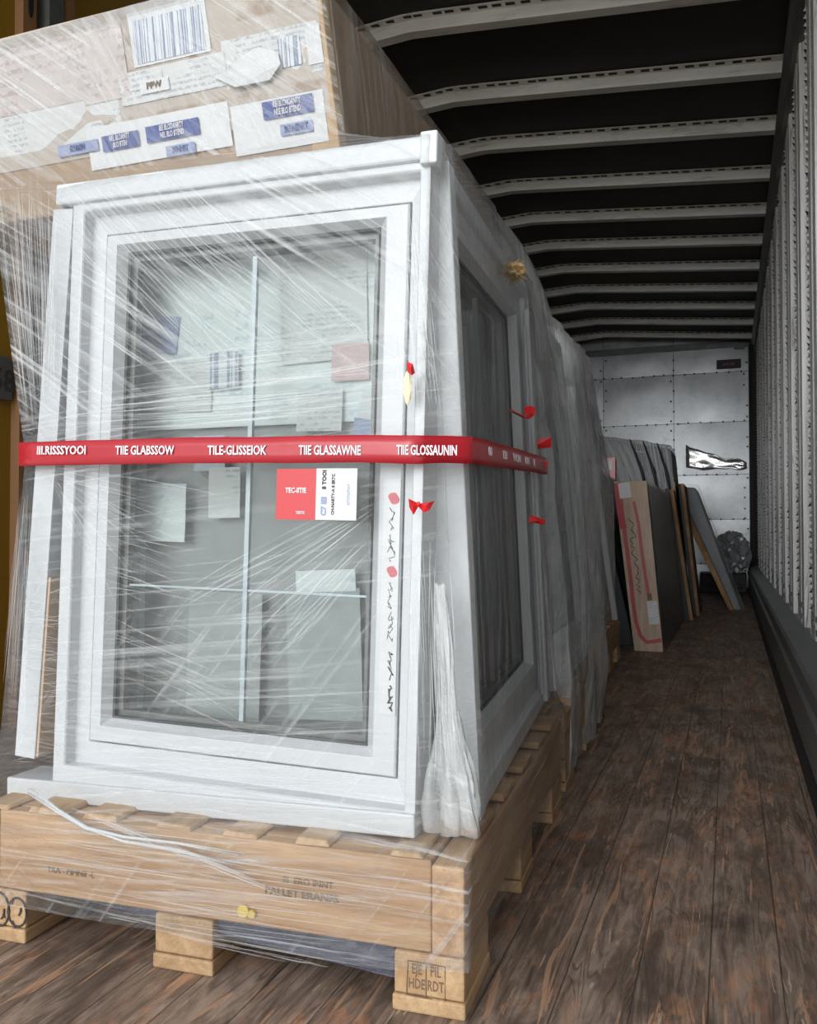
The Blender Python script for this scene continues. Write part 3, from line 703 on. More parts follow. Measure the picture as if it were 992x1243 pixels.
# local x of the second window is close to the front one's: same pallet, 12 cm further in
# backing sheets: papers, with sky and ground reflections put into pale and dark tones
b = MB(); b.box(-0.575, -0.09, 0.006, 0.012, 0.60, 0.885); backing = tag(b.build('sheet_reflection', M['paper_teal'], second), 'pale greenish sheet over the upper glass, sky reflection in its colour')
b = MB(); b.box(-0.573, -0.028, 0.020, 0.028, 0.045, 0.60); b.build('sheet_reflection', plain('grey_green_reflection', (0.30, 0.31, 0.30), 0.4, var=0.4, scale=7), second)
b = MB(); b.box(-0.087, -0.028, 0.020, 0.028, 0.60, 0.90); b.build('sheet_reflection', plain('slate_sheet', (0.30, 0.345, 0.40), 0.4, var=0.1, scale=9), second)
sheet(-0.555, -0.47, 0.735, 0.80, M['blue_soft'], y=0.003, tilt=0.1)
sheet(-0.55, -0.40, 0.63, 0.715, M['paper_print'], y=0.002, tilt=0.04)
sheet(-0.405, -0.345, 0.665, 0.725, M['barcode'], 'paper_label', y=-0.003)
sheet(-0.27, -0.115, 0.70, 0.875, M['paper_print'], y=0.001, tilt=-0.03)
sheet(-0.175, -0.11, 0.665, 0.725, plain('pink_sheet', (0.60, 0.40, 0.40), 0.5, var=0.2), y=-0.001)
sheet(-0.235, -0.155, 0.585, 0.655, M['paper_print'], 'paper_label', y=-0.004, tilt=0.03)
sheet(-0.125, -0.085, 0.60, 0.645, M['paper'], 'paper_label', y=-0.003, tilt=0.2)
sheet(-0.135, -0.09, 0.555, 0.605, M['blue_soft'], 'paper_label', y=-0.002)
sheet(-0.43, -0.37, 0.525, 0.585, plain('lilac_sheet', (0.50, 0.53, 0.60), 0.5), y=-0.003)
sheet(-0.54, -0.445, 0.405, 0.505, M['paper_teal'], y=-0.004, tilt=0.03)
sheet(-0.40, -0.34, 0.445, 0.53, M['paper_print'], 'paper_label', y=-0.004)
sheet(-0.44, -0.30, 0.09, 0.32, plain('grey_sheet', (0.38, 0.39, 0.385), 0.5, var=0.2, scale=14), y=0.0, tilt=0.02)  # grey and pale shapes from here: papers and glass reflections merged
sheet(-0.25, -0.12, 0.12, 0.33, plain('grey_green_card', (0.35, 0.375, 0.37), 0.5, var=0.25, scale=14), y=0.0, tilt=-0.04)
sheet(-0.235, -0.13, 0.325, 0.36, M['paper_teal'], y=-0.003, tilt=-0.05)
third_w, _ = stand(-0.54, 1.90, 0.215, 0.60, 0.93, 'white window at the back of the foreground pallet under the rear of the cardboard box', 0.03, -0.01, depth=0.05, glass='dark_glass', group='white windows on the foreground pallet')
# brown board against the inner face of the left window, seen through the slit
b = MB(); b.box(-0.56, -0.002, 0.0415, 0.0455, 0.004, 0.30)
o = b.build('cardboard_sheet', plain('lit_kraft', (0.56, 0.40, 0.27), 0.8, var=0.1)); o.matrix_world = Lm  # kraft lightened to stand in for light reaching the slit
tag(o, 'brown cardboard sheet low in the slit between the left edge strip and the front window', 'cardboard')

# ------------------------------------------------------------------ the long labelled carton on top
BXL, BXR, BY0, BY1 = -1.30, -0.555, 1.20, 2.14
CB4 = T(BXR, BY0, 1.196)
box = empty('cardboard_box', CB4); tag(box, 'long cardboard box on top of the white windows, front covered with white and blue labels', 'box')
bw, bh, bd = BXR - BXL, 0.282, BY1 - BY0
LN = -0.045                                     # the front leans toward the camera
b = MB()
b.hexa([(-bw, 0, 0), (0, 0, 0), (0, bd, 0), (-bw, bd, 0), (-bw - 0.02, LN, bh), (-0.022, LN, bh), (-0.022, bd, bh), (-bw - 0.02, bd, bh)])
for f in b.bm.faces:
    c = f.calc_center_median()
    if c.x > -0.05: f.material_index = 1  # side face takes a darker card colour, its shade painted in
b.build('carton', [M['card'], M['card_shaded']], box, 0.004)
def bf(x, z, off=0.0):                          # a point on the leaning front
    return Vector((x - 0.021 * z / bh, LN * z / bh - 0.0015 - off, z))
def box_label(x0, x1, z0, z1, mat, name='label', off=0.0, parent=None, tilt=0.0, wav=0.0015):
    bb = MB(); n, mz = 8, 4
    rows = []
    for i in range(n + 1):
        rows.append([bb.bm.verts.new(bf(x0 + (x1 - x0) * i / n, z0 + (z1 - z0) * j / mz + tilt * (i / n - .5), off + wav * abs(noise.noise((i * .9 + x0 * 9, j * .9, z0 * 7))))) for j in range(mz + 1)])
    for i in range(n):
        for j in range(mz): bb.bm.faces.new((rows[i][j], rows[i + 1][j], rows[i + 1][j + 1], rows[i][j + 1]))
    return bb.build(name, mat, parent or box, solid=0.0006)
FRONT_TILT = math.atan2(-LN, bh)
def bt(x, z, off=0.0022): return Matrix.Translation(bf(x, z, off)) @ rx(D(90) + FRONT_TILT)
b = MB(); b.hexa([bf(-0.045, 0, 0), bf(0.002, 0, 0), bf(0.002, 0, -0.03), bf(-0.045, 0, -0.03), bf(-0.045, bh, 0), bf(0.002, bh, 0), bf(0.002, bh, -0.03), bf(-0.045, bh, -0.03)])
b.build('flap_edge', M['card_edge'], box, 0.002)
# pixel (x, y) on the front face -> (local x, local z)
def on_front(px, py):
    d = FW + RT * (px - CX) / F_PX - UP * (py - CY) / F_PX
    p0 = CB4 @ Vector((0, -0.0015, 0)); nrm = Vector((0, -1, 0)).cross(Vector((0, 0, 1)))
    e1 = Vector((1, 0, 0)); e2 = (Vector((0, LN, bh))).normalized(); nn = e1.cross(e2)
    t_ = (p0 - EYE).dot(nn) / d.dot(nn); q = EYE + d * t_ - CB4.translation
    return q.x + 0.021 * q.z / bh, q.z
def lab(px0, py0, px1, py1, h_px, mat, name='label', off=0.0):
    """(px0,py0)-(px1,py1): lower edge in the photograph; h_px its height there."""
    xa_, za = on_front(px0, py0); xb_, zb_ = on_front(px1, py1); _, zt_ = on_front(px0, py0 - h_px)
    hz = zt_ - za; zm = (za + zb_) / 2
    return box_label(xa_, xb_, zm, zm + hz, mat, name, off), (xa_ + xb_) / 2, zm + hz / 2, xb_ - xa_, hz
lab(-60, 208, 404, 152, 160, M['paper_pale'], 'printed_wrap', -0.0008)
lab(0, 142, 108, 122, 80, M['paper_pink'])
lab(104, 128, 160, 118, 90, M['paper_pink'], off=0.001)
lab(164, 80, 258, 66, 68, M['paper'], 'label', 0.001)
lab(168, 76, 252, 64, 54, M['barcode'], 'barcode', 0.002)
lab(0, 190, 150, 165, 48, M['paper_print'])
lab(150, 130, 278, 104, 40, M['paper_print'], off=0.001)
lab(276, 110, 392, 84, 60, M['paper_print'])
lab(342, 84, 368, 78, 36, M['barcode'], 'barcode', 0.002)
lab(376, 80, 394, 76, 48, M['paper'], off=0.002)
lab(112, 205, 284, 180, 52, M['paper'], off=0.001)
lab(288, 190, 400, 172, 62, M['paper'], off=0.001)
lab(160, 112, 200, 104, 18, M['paper_print'], off=0.003)
for q, txts in (((322, 148, 383, 136, 22), ('KEI BLCNOANTY', 'NLE BLO BTEND')), ((181, 175, 245, 164, 20), ('BEI BLODANRTY', 'NEL BLO BTEND')), ((128, 186, 172, 178, 19), ('NEL BLOANTT', 'BLO BTEN'))):
    o, xc, zc, lw_, hz = lab(*q, M['blue'], 'blue_label', 0.004)
    for i, tx in enumerate(txts): text_part('label_print', tx, 0.0125, M['white_ink'], o, bt(xc, zc + hz * (0.22 - 0.44 * i), 0.0065), 0.0002, 0.5)
for q, tx in (((343, 167, 382, 160, 14), 'BELNENRT'), ((205, 192, 240, 186, 13), 'BENNST'), ((74, 192, 122, 184, 14), 'ELUDBN')):
    o, xc, zc, lw_, hz = lab(*q, M['blue_soft'], 'blue_label', 0.004)
    text_part('label_print', tx, 0.0135, M['blue'], o, bt(xc, zc, 0.0058), 0.0003, 0.62)
o, xc, zc, lw_, hz = lab(173, 116, 208, 110, 16, M['paper'], 'label', 0.004); text_part('label_print', 'PPW', 0.014, M['ink_soft'], o, bt(xc, zc, 0.006), 0.0003)
# torn flap of white film-backed paper
xa_, za = on_front(268, 100)
b = MB(); pts = [on_front(*p) for p in ((262, 96), (290, 110), (330, 100), (345, 82), (340, 66), (318, 62), (294, 72), (285, 88))]
b.prism([bf(x, z, 0.007 + 0.004 * (i % 2)) for i, (x, z) in enumerate(pts)], (0, -0.0008, 0)); tag(b.build('torn_flap', M['paper'], box), 'torn white label flap')

# ------------------------------------------------------------------ stretch film around the foreground load
def loft(levels, breaks, nu, nv_per, disp, mats, mat_of, name, parent, seed=0.0, smooth=True):
    """levels: list of rows of control points (same count); bilinear grid with film wobble, UV in metres (v = height)."""
    bb = MB(); uvl = bb.bm.loops.layers.uv.new('UVMap')
    ncol = len(levels[0]); us = []
    for c in range(ncol - 1):
        for i in range(nu[c]): us.append((c, i / nu[c]))
    us.append((ncol - 2, 1.0))
    rows = []
    for r in range(len(levels) - 1):
        for j in range(nv_per[r]): rows.append((r, j / nv_per[r]))
    rows.append((len(levels) - 2, 1.0))
    grid, uvs = [], []
    for (r, tv) in rows:
        line, uvline, acc, prev = [], [], 0.0, None
        for (c, tu) in us:
            a = levels[r][c].lerp(levels[r][c + 1], tu); d = levels[r + 1][c].lerp(levels[r + 1][c + 1], tu)
            p = a.lerp(d, tv)
            tn = (levels[r][c + 1] - levels[r][c] + levels[r + 1][c + 1] - levels[r + 1][c]); tn.z = 0
            nrm = Vector((tn.y, -tn.x, 0)); nrm = nrm.normalized() if nrm.length > 1e-6 else Vector((0, -1, 0))
            amp = disp(r, tv, c, tu)
            k = noise.fractal(Vector((p.x * 9 + seed, p.y * 9, p.z * 3.2)), 1.0, 2.0, 3)
            p = p + nrm * amp * k
            q = levels[r][c].lerp(levels[r][c + 1], tu)
            line.append(bb.bm.verts.new(p))
            base = sum((levels[2][i + 1] - levels[2][i]).length for i in range(c)) + tu * (levels[2][c + 1] - levels[2][c]).length
            uvline.append((base, p.z))
        grid.append(line); uvs.append(uvline)
    for i in range(len(rows) - 1):
        for j in range(len(us) - 1):
            f = bb.bm.faces.new((grid[i][j], grid[i][j + 1], grid[i + 1][j + 1], grid[i + 1][j]))
            f.material_index = mat_of(us[j][0], rows[i][0])
            for lp, q in zip(f.loops, (uvs[i][j], uvs[i][j + 1], uvs[i + 1][j + 1], uvs[i + 1][j])): lp[uvl].uv = q
    return bb.build(name, mats, parent, smooth=smooth, recalc=False)

wrap = empty('stretch_wrap', T(-0.75, 1.3, 0.03)); tag(wrap, 'clear crinkled stretch film wound around the foreground windows, pallet and cardboard box', 'stretch film')
wrap_inv = wrap.matrix_world.inverted()
V = Vector
def lv(*p): return [wrap_inv @ V(q) for q in p]
def pl_(x, y, z): return PM @ V((x, y, z))
levels = [
    lv((-1.20, 2.02, 0.055), pl_(-0.806, -0.008, 0.058), pl_(-0.10, -0.008, 0.055), pl_(0.007, -0.007, 0.066), pl_(0.010, 0.955, 0.08), (-0.62, 2.09, 0.08)),
    lv((-1.21, 2.02, 0.215), pl_(-0.808, -0.008, 0.205), pl_(-0.10, -0.009, 0.205), pl_(0.008, -0.006, 0.21), pl_(0.010, 0.955, 0.215), (-0.62, 2.10, 0.22)),
    lv((-1.20, 2.02, 0.25), WF(-0.722, -0.016, 0.03), WF(0.010, -0.018, 0.03), WS(0.018, -0.016, 0.03), WS(0.020, SW + 0.01, 0.03), (-0.60, 2.10, 0.26)),
    lv((-1.17, 2.00, 0.74), WF(-0.690, -0.014, 0.535), WF(-0.002, -0.016, 0.535), WS(0.012, -0.012, 0.537), WS(0.018, SW + 0.01, 0.54), (-0.60, 2.10, 0.76)),
    lv((-1.25, 2.05, 1.19), WF(-0.785, -0.016, 0.975), WF(0.002, -0.016, 0.985), WS(0.014, -0.012, 0.985), WS(0.016, SW + 0.01, 0.985), (-0.58, 2.16, 1.2)),
    lv((-1.33, 2.17, 1.25), (-1.318, 1.172, 1.245), (-0.66, 1.166, 1.235), (-0.540, 1.178, 1.24), (-0.528, 2.17, 1.24), (-0.6, 2.18, 1.25)),
    lv((-1.35, 2.17, 1.478), (-1.338, 1.128, 1.478), (-0.66, 1.122, 1.480), (-0.563, 1.138, 1.480), (-0.562, 2.17, 1.480), (-0.62, 2.18, 1.478)),
    lv((-1.2, 2.0, 1.489), (-1.2, 1.3, 1.489), (-0.75, 1.3, 1.490), (-0.70, 1.3, 1.490), (-0.70, 2.0, 1.490), (-0.75, 2.05, 1.489)),
]
def wob(r, tv, c, tu):
    e = min(1.0, 4 * tu * (1 - tu) + 0.25)
    return (0.004, 0.004, 0.008, 0.010, 0.006, 0.005, 0.003)[r] * e * (1.5 if c in (0, 2) else 1.0)
film = loft(levels, None, [10, 60, 12, 40, 6], [6, 4, 24, 24, 6, 10, 4], wob, [M['film_front'], M['film_side']], lambda c, r: 1 if (c >= 3 and r >= 1) else 0, 'film_sheet', wrap, 3.0)

# pleats: bunches of thin strands pulled tight from one gathering point to another
pleats = MB()
def fwp(x, y, z): return wrap_inv @ WF(x, y, z)
def on_film(px, py, off=-0.026):
    """A film point in front of the window, from its place in the photograph."""
    d = FW + RT * (px - CX) / F_PX - UP * (py - CY) / F_PX
    o = WF(0, off, 0); nn = WF4.to_3x3() @ V((0, 1, 0)); t_ = (o - EYE).dot(nn) / d.dot(nn)
    q = WF4.inverted() @ (EYE + d * t_); return q.x, q.z
def fan(n, a0, a1, b0, b1, wmax, bow=0.01, off=-0.026, jit=6):
    """Strands from the line a0-a1 to the line b0-b1 (photograph coordinates of the film)."""
    for i in range(n):
        t_ = R.random()
        p = [a0[k_] + (a1[k_] - a0[k_]) * t_ + R.uniform(-jit, jit) for k_ in (0, 1)]
        t2 = min(1, max(0, t_ + R.uniform(-0.12, 0.12)))
        q = [b0[k_] + (b1[k_] - b0[k_]) * t2 + R.uniform(-jit, jit) for k_ in (0, 1)]
        s0 = R.uniform(0, 0.55); s1 = s0 + R.uniform(0.2, 0.75); s1 = min(s1, 1.0)
        A, B = on_film(*p, off), on_film(*q, off)
        dx, dz = B[0] - A[0], B[1] - A[1]; L = math.hypot(dx, dz) or 1e-6
        perp = (-dz / L, dx / L); bo = R.uniform(-bow, bow); m_ = 8; pts, ws = [], []
        wd = wmax * R.uniform(0.25, 1.0); oo = off - R.uniform(0, 0.004)
        for k_ in range(m_ + 1):
            u = s0 + (s1 - s0) * k_ / m_; e = bo * math.sin(math.pi * u)
            pts.append(fwp(A[0] + dx * u + perp[0] * e, oo + R.uniform(-.0006, .0006), A[1] + dz * u + perp[1] * e))
            ws.append(wd * (0.15 + math.sin(math.pi * k_ / m_)))
        wv = wrap_inv.to_3x3() @ (WF4.to_3x3() @ V((perp[0], -0.35, perp[1])).normalized())
        pleats.strip(pts, wv, ws)
fan(90, (10, 215), (200, 185), (250, 470), (475, 440), 0.0007)
fan(14, (10, 215), (200, 185), (250, 470), (475, 440), 0.0014)
fan(70, (75, 235), (170, 215), (140, 330), (300, 300), 0.0006)
fan(110, (-10, 190), (70, 205), (32, 525), (62, 505), 0.0014)
fan(50, (60, 480), (60, 520), (470, 420), (475, 500), 0.0008)
fan(10, (60, 480), (60, 520), (470, 420), (475, 500), 0.0018)
fan(26, (150, 440), (150, 470), (440, 400), (440, 440), 0.0009)
fan(60, (30, 565), (60, 570), (300, 600), (130, 760), 0.0006)
fan(60, (110, 620), (120, 800), (230, 640), (330, 900), 0.0007)
fan(50, (470, 590), (470, 640), (200, 720), (330, 830), 0.0007, 0.02)
fan(70, (20, 700), (12, 930), (90, 700), (110, 930), 0.0006, 0.004)
fan(50, (110, 900), (110, 990), (480, 930), (490, 1000), 0.0007)
fan(40, (500, 640), (540, 660), (505, 950), (560, 960), 0.0008)
fan(40, (480, 230), (500, 230), (490, 530), (540, 530), 0.0008)
fan(60, (30, 570), (40, 600), (5, 800), (30, 940), 0.0009, 0.004)
# over the pallet's front board (an upright plane a little nearer the camera)
def fan_pallet(n, a0, a1, b0, b1, wmax):
    def onp(px, py):
        d = FW + RT * (px - CX) / F_PX - UP * (py - CY) / F_PX
        o = PM @ V((0, -0.012, 0)); nn = PM.to_3x3() @ V((0, 1, 0)); return EYE + d * ((o - EYE).dot(nn) / d.dot(nn))
    for i in range(n):
        t_ = R.random(); t2 = min(1, max(0, t_ + R.uniform(-.2, .2)))
        p = [a0[k_] + (a1[k_] - a0[k_]) * t_ for k_ in (0, 1)]; q = [b0[k_] + (b1[k_] - b0[k_]) * t2 for k_ in (0, 1)]
        s0 = R.uniform(0, .6); s1 = min(1, s0 + R.uniform(.1, .5))
        A, B = onp(*p), onp(*q); pts, ws = [], []; bo = R.uniform(-.006, .006); wd = wmax * R.uniform(.25, 1)
        for k_ in range(9):
            u = s0 + (s1 - s0) * k_ / 8; pp = A.lerp(B, u) + V((0, -R.uniform(0, .002), bo * math.sin(math.pi * u)))
            pts.append(wrap_inv @ pp); ws.append(wd * (.15 + math.sin(math.pi * k_ / 8)))
        pleats.strip(pts, V((0, -0.35, 0.94)), ws)
fan_pallet(50, (0, 985), (0, 1080), (560, 1060), (560, 1165), 0.0013)
fan_pallet(30, (40, 965), (120, 990), (300, 1060), (420, 1120), 0.0018)
fan_pallet(24, (90, 1100), (160, 1125), (470, 1150), (500, 1195), 0.0013)
pleats.build('film_fold', M['fold'], wrap, recalc=False)
# twisted tail hanging over the top of the pallet board, left
tail = MB()
def on_pal(px, py, off=-0.016):
    d = FW + RT * (px - CX) / F_PX - UP * (py - CY) / F_PX
    o = PM @ V((0, off, 0)); nn = PM.to_3x3() @ V((0, 1, 0)); return EYE + d * ((o - EYE).dot(nn) / d.dot(nn))
for k_ in range(7):
    dx_, dy_ = R.uniform(-5, 5), R.uniform(-5, 5)
    path = [(38 + dx_, 962 + dy_), (70, 985 + dy_ * .6), (105 + dx_ * .5, 1005), (150, 1020 + dy_), (215, 1030 + dy_ * 1.6), (290 + dx_ * 2, 1048 + dy_ * 2.5)]
    tail.tube([wrap_inv @ on_pal(*p) for p in path], [0.0012, 0.0022, 0.0030, 0.0022, 0.0016, 0.0006], 6)
tail.build('film_twist', M['fold'], wrap, smooth=True)
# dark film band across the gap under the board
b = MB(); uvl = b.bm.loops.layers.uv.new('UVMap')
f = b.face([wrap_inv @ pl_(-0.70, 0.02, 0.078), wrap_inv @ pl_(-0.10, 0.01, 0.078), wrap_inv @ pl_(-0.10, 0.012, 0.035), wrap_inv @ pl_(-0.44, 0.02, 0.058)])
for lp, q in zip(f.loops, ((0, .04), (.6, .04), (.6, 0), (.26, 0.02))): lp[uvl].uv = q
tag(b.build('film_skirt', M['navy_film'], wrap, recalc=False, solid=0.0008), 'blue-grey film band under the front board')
# bunched film in the corner between the two windows: a pleated skirt widening to the pallet
b = MB(); uvl = b.bm.loops.layers.uv.new('UVMap')
rows = []; nr, nc = 30, 64
for i in range(nr + 1):
    t_ = i / nr; z = 0.565 - 0.345 * t_
    rad = 0.006 + 0.030 * t_ ** 1.6 + 0.004 * math.sin(t_ * 9)
    cx_, cy_ = (WF(0.030, 0.004, 0.3).x + 0.012 * t_), WF(0.030, 0.004, 0.3).y + 0.020 * t_
    row = []
    for j in range(nc):
        a_ = 2 * math.pi * j / nc
        k_ = 1 + 0.42 * noise.fractal(V((math.cos(a_) * 2.6, math.sin(a_) * 2.6, z * 7)), 1.0, 2.0, 4) + 0.10 * math.sin(a_ * 11 + z * 40) * t_
        row.append(b.bm.verts.new(wrap_inv @ V((cx_ + 1.05 * rad * k_ * math.cos(a_), cy_ + 0.62 * rad * k_ * math.sin(a_), z + 0.006 * noise.noise((a_, z * 30, 2))))))
    rows.append(row)
for i in range(nr):
    for j in range(nc):
        f = b.bm.faces.new((rows[i][j], rows[i][(j + 1) % nc], rows[i + 1][(j + 1) % nc], rows[i + 1][j])); f.smooth = True
        for lp, q in zip(f.loops, ((i, j), (i, j + 1), (i + 1, j + 1), (i + 1, j))): lp[uvl].uv = (q[1] * 0.003, q[0] * 0.012)
bun = tag(b.build('film_bunch', M['film_bunch'], wrap, recalc=False), 'bunched white film in the corner between two windows')
# delivery sticker on the film
def sticker():
    y = -0.030
    b = MB(); b.box(-0.2145, -0.151, y - 0.001, y, 0.437, 0.5105); 
    for v in b.bm.verts: v.co = fwp(*v.co)
    o = tag(b.build('delivery_sticker', M['red_label'], wrap), 'red and white delivery sticker')
    b = MB(); b.box(-0.151, -0.088, y - 0.0012, y, 0.4375, 0.511)
    for v in b.bm.verts: v.co = fwp(*v.co)
    b.build('sticker_panel', M['paper'], o)
    L4 = wrap_inv @ WF4
    text_part('sticker_print', 'TEC-IITIE', 0.0105, M['white_ink'], o, L4 @ T(-0.183, y - 0.0015, 0.479) @ FACE_FRONT, 0.0003, 0.8)
    text_part('sticker_print', 'TIEITIS', 0.006, M['white_ink'], o, L4 @ T(-0.175, y - 0.0015, 0.447) @ FACE_FRONT, 0.0001, 0.8)
    up_ = ry(D(-90))
    text_part('sticker_print', '8 TOOI', 0.0085, M['ink'], o, L4 @ T(-0.138, y - 0.0016, 0.495) @ up_ @ FACE_FRONT, 0.0004)
    text_part('sticker_print', 'C7 IEI', 0.011, M['blue_soft'], o, L4 @ T(-0.138, y - 0.0016, 0.457) @ up_ @ FACE_FRONT, 0.0006)
    text_part('sticker_print', 'CH-NARTY-A 8 ERTC', 0.0062, M['ink'], o, L4 @ T(-0.124, y - 0.0016, 0.474) @ up_ @ FACE_FRONT, 0.0002)
    text_part('sticker_print', 'IIITIITIIITIIIT', 0.006, M['blue_soft'], o, L4 @ T(-0.100, y - 0.0016, 0.474) @ up_ @ FACE_FRONT, 0.0)
sticker()

# ------------------------------------------------------------------ the red printed tape
tape = empty('packing_tape', T(-0.42, 1.12, 0.75)); tag(tape, 'red printed packing tape banded around the foreground film-wrapped windows', 'tape')
tinv = tape.matrix_world.inverted()
path = [WF(-0.78, 0.55, 0.553), WF(-0.722, 0.10, 0.538), WF(-0.697, 0.0, 0.537), WF(-0.690, -0.030, 0.5355), WF(-0.52, -0.034, 0.5375), WF(-0.30, -0.033, 0.5385), WF(-0.10, -0.034, 0.5385), WF(0.0, -0.034, 0.537), WS(0.022, -0.030, 0.541), WS(0.026, 0.02, 0.5415), WS(0.028, 0.3, 0.545), WS(0.028, 0.6, 0.548), WS(0.030, 0.80, 0.549)]
b = MB(); th = 0.0195
fine = []
for a, c in zip(path, path[1:]):
    for i in range(6): fine.append(a.lerp(c, i / 6))
fine.append(path[-1])
v0 = None
for i, p in enumerate(fine):
    hh = th + 0.0012 * noise.noise((i * 0.3, 1.1, 0)); q = p + V((0, 0, 0.0012 * noise.noise((i * .23, 4, 1))))
    nn = [b.bm.verts.new(tinv @ (q + V((0, 0, dz))) + V((0, -0.0014 * noise.noise((i * .4, dz * 90, 3)), 0))) for dz in (-hh, -hh * .33, hh * .33, hh)]
    if v0:
        for k_ in range(3): b.bm.faces.new((v0[k_], nn[k_], nn[k_ + 1], v0[k_ + 1]))
    v0 = nn
b.build('tape_band', M['red_tape'], tape, smooth=True, recalc=False, solid=0.0006)
T4 = tinv @ WF4
def on_tape(px): return on_film(px, 547, -0.036)
for px0, px1, tx in ((45, 104, 'III.RISSSYOOI'), (140, 211, 'TIIE GLABSSOW'), (252, 323, 'TILE-GLISSEIOK'), (363, 438, 'TIIE GLASSAWNE'), (482, 555, 'TIIE GLOSSAUNIN')):
    a, c = on_tape(px0), on_tape(px1)
    o = text_part('tape_print', tx, 0.019, M['white_ink'], tape, T4 @ T((a[0] + c[0]) / 2, -0.0358, (a[1] + c[1]) / 2) @ FACE_FRONT, 0.0004)
    xs_ = [v.co.x for v in o.data.vertices]; wcur = max(xs_) - min(xs_); cxm = (max(xs_) + min(xs_)) / 2; k_ = (c[0] - a[0]) / wcur
    for v in o.data.vertices: v.co.x = cxm + (v.co.x - cxm) * k_
S4 = tinv @ R4(Matrix((S3 @ V((0, 1, 0)), S3 @ V((-1, 0, 0)), S3 @ V((0, 0, 1)))).transposed(), S_O)
for yc, tx, wd in ((0.075, 'OO', 0.9), (0.21, 'F23', 1.4), (0.34, 'WON', 1.7), (0.47, 'ION', 1.6), (0.57, 'II', 1.4)):
    text_part('tape_print', tx, 0.020, M['pale_yellow'] if False else M['white_ink'], tape, S4 @ T(yc, -0.0305, 0.5435 + yc * 0.008) @ FACE_FRONT, 0.0002, wd)

# ------------------------------------------------------------------ red ties and tufts
def plane_pt(px, py, kind, off):
    d = FW + RT * (px - CX) / F_PX - UP * (py - CY) / F_PX
    if kind == 'front': o, nn = WF(0, off, 0), WF4.to_3x3() @ V((0, 1, 0))
    elif kind == 'side': o, nn = WS(off, 0, 0), S3 @ V((1, 0, 0))
    else: o, nn = V((off, 0, 0)), V((1, 0, 0))
    return EYE + d * ((o - EYE).dot(nn) / d.dot(nn))
def px2m(p): return (p - EYE).dot(FW) / F_PX
def tie(name, label, px, py, kind, off, lobes, mat=None, cat='tie', group=None, knot=3.0):
    """A knotted scrap of ribbon; lobes are outlines in photo pixels round its knot, folded out of plane."""
    c = plane_pt(px, py, kind, off); s_ = px2m(c)
    root = empty(name, Matrix.Translation(c)); tag(root, label, cat, group)
    for lo_ in lobes:
        b = MB(); n = len(lo_)
        cen = V((0, 0, 0))
        for q in lo_: cen += RT * q[0] * s_ - UP * q[1] * s_
        cen /= n; cv = b.bm.verts.new(cen - FW * 0.006)
        ring = [b.bm.verts.new(RT * q[0] * s_ - UP * q[1] * s_ - FW * (0.004 * math.sin(i * 2.3))) for i, q in enumerate(lo_)]
        for i in range(n): b.bm.faces.new((ring[i], ring[(i + 1) % n], cv))
        b.build('ribbon', mat or M['red_deep'], root, solid=0.0012)
    b = MB(); b.blob((0, 0, 0), (knot * s_, knot * s_, knot * 1.1 * s_), 2, 0.25, 2, 2); b.build('knot', mat or M['red_deep'], root)
    return root
tie('red_tie', 'red bow-shaped tie on the front window right frame below the red tape', 508, 612, 'front', -0.034,
    [[(-2, -2), (-12, -7), (-11, 4), (-6, 13), (0, 3)], [(2, -1), (14, -2), (20, -4), (13, 8), (6, 10), (0, 3)]], group='red ties on the load')
tie('red_tie', 'small red tag high on the front window right frame', 498, 447, 'front', -0.034, [[(-4, -8), (3, -5), (6, 5), (2, 9), (-3, 5)]], group='red ties on the load', knot=2)
tie('red_tie', 'open red loop tie on the far stile of the aisle-side window', 640, 500, 'side', 0.03,
    [[(-20, -4), (-4, 6), (-3, 8), (-22, -1)], [(-4, 5), (-3, -6), (5, -8), (11, -4), (9, 4), (2, 9), (-3, 8), (3, 4), (6, -1), (3, -4), (-1, -2)]], group='red ties on the load', knot=2)
tie('red_tie', 'red pointed tie on the far stile of the aisle-side window, below the tape', 650, 631, 'side', 0.035,
    [[(-9, 4), (-6, -6), (4, -3), (13, 1), (10, 6), (0, 4)]], group='red ties on the load', knot=3)
tie('red_tie', 'flat red tape tab stuck above the loose end of the red band', 655, 539, 'wall', -0.415, [[(-14, -5), (14, -8), (15, 4), (-13, 7)]], group='red ties on the load', knot=1)
tie('red_tie', 'crumpled loose end of the red band hanging behind the aisle-side window', 652, 566, 'wall', -0.415, [[(-12, -6), (0, -8), (14, -5), (13, 0), (2, 1), (-6, 9), (-12, 9)]], group='red ties on the load', knot=3)
c = plane_pt(495, 470, 'front', -0.026); b = MB(); b.blob((0, 0, 0), (0.006, 0.004, 0.022), 4, 0.3, 2, 3)
o = b.build('foam_scrap', M['pale_yellow']); o.location = c; tag(o, 'pale yellow foam scrap just under the high red tag on the front window', 'foam')
c = plane_pt(625, 330, 'side', 0.02); root = empty('twine_tuft', Matrix.Translation(c)); tag(root, 'tan frayed tuft on the top corner of the aisle-side window', 'tuft')
b = MB(); b.blob((0, 0, 0.002), (0.015, 0.018, 0.013), 5, 0.75, 3.5, 3, True); b.build('knot', M['straw'], root)
b = MB()
for i in range(90):
    a = V((R.gauss(0, 1), R.gauss(0, 1), R.gauss(0, 1))).normalized(); e = a * R.uniform(0.016, 0.030)
    b.tube([a * 0.006, a * 0.014 + V((R.uniform(-.006, .006), R.uniform(-.006, .006), R.uniform(-.006, .006))), e], 0.0008, 4)
b.build('fibre', M['straw'], root)

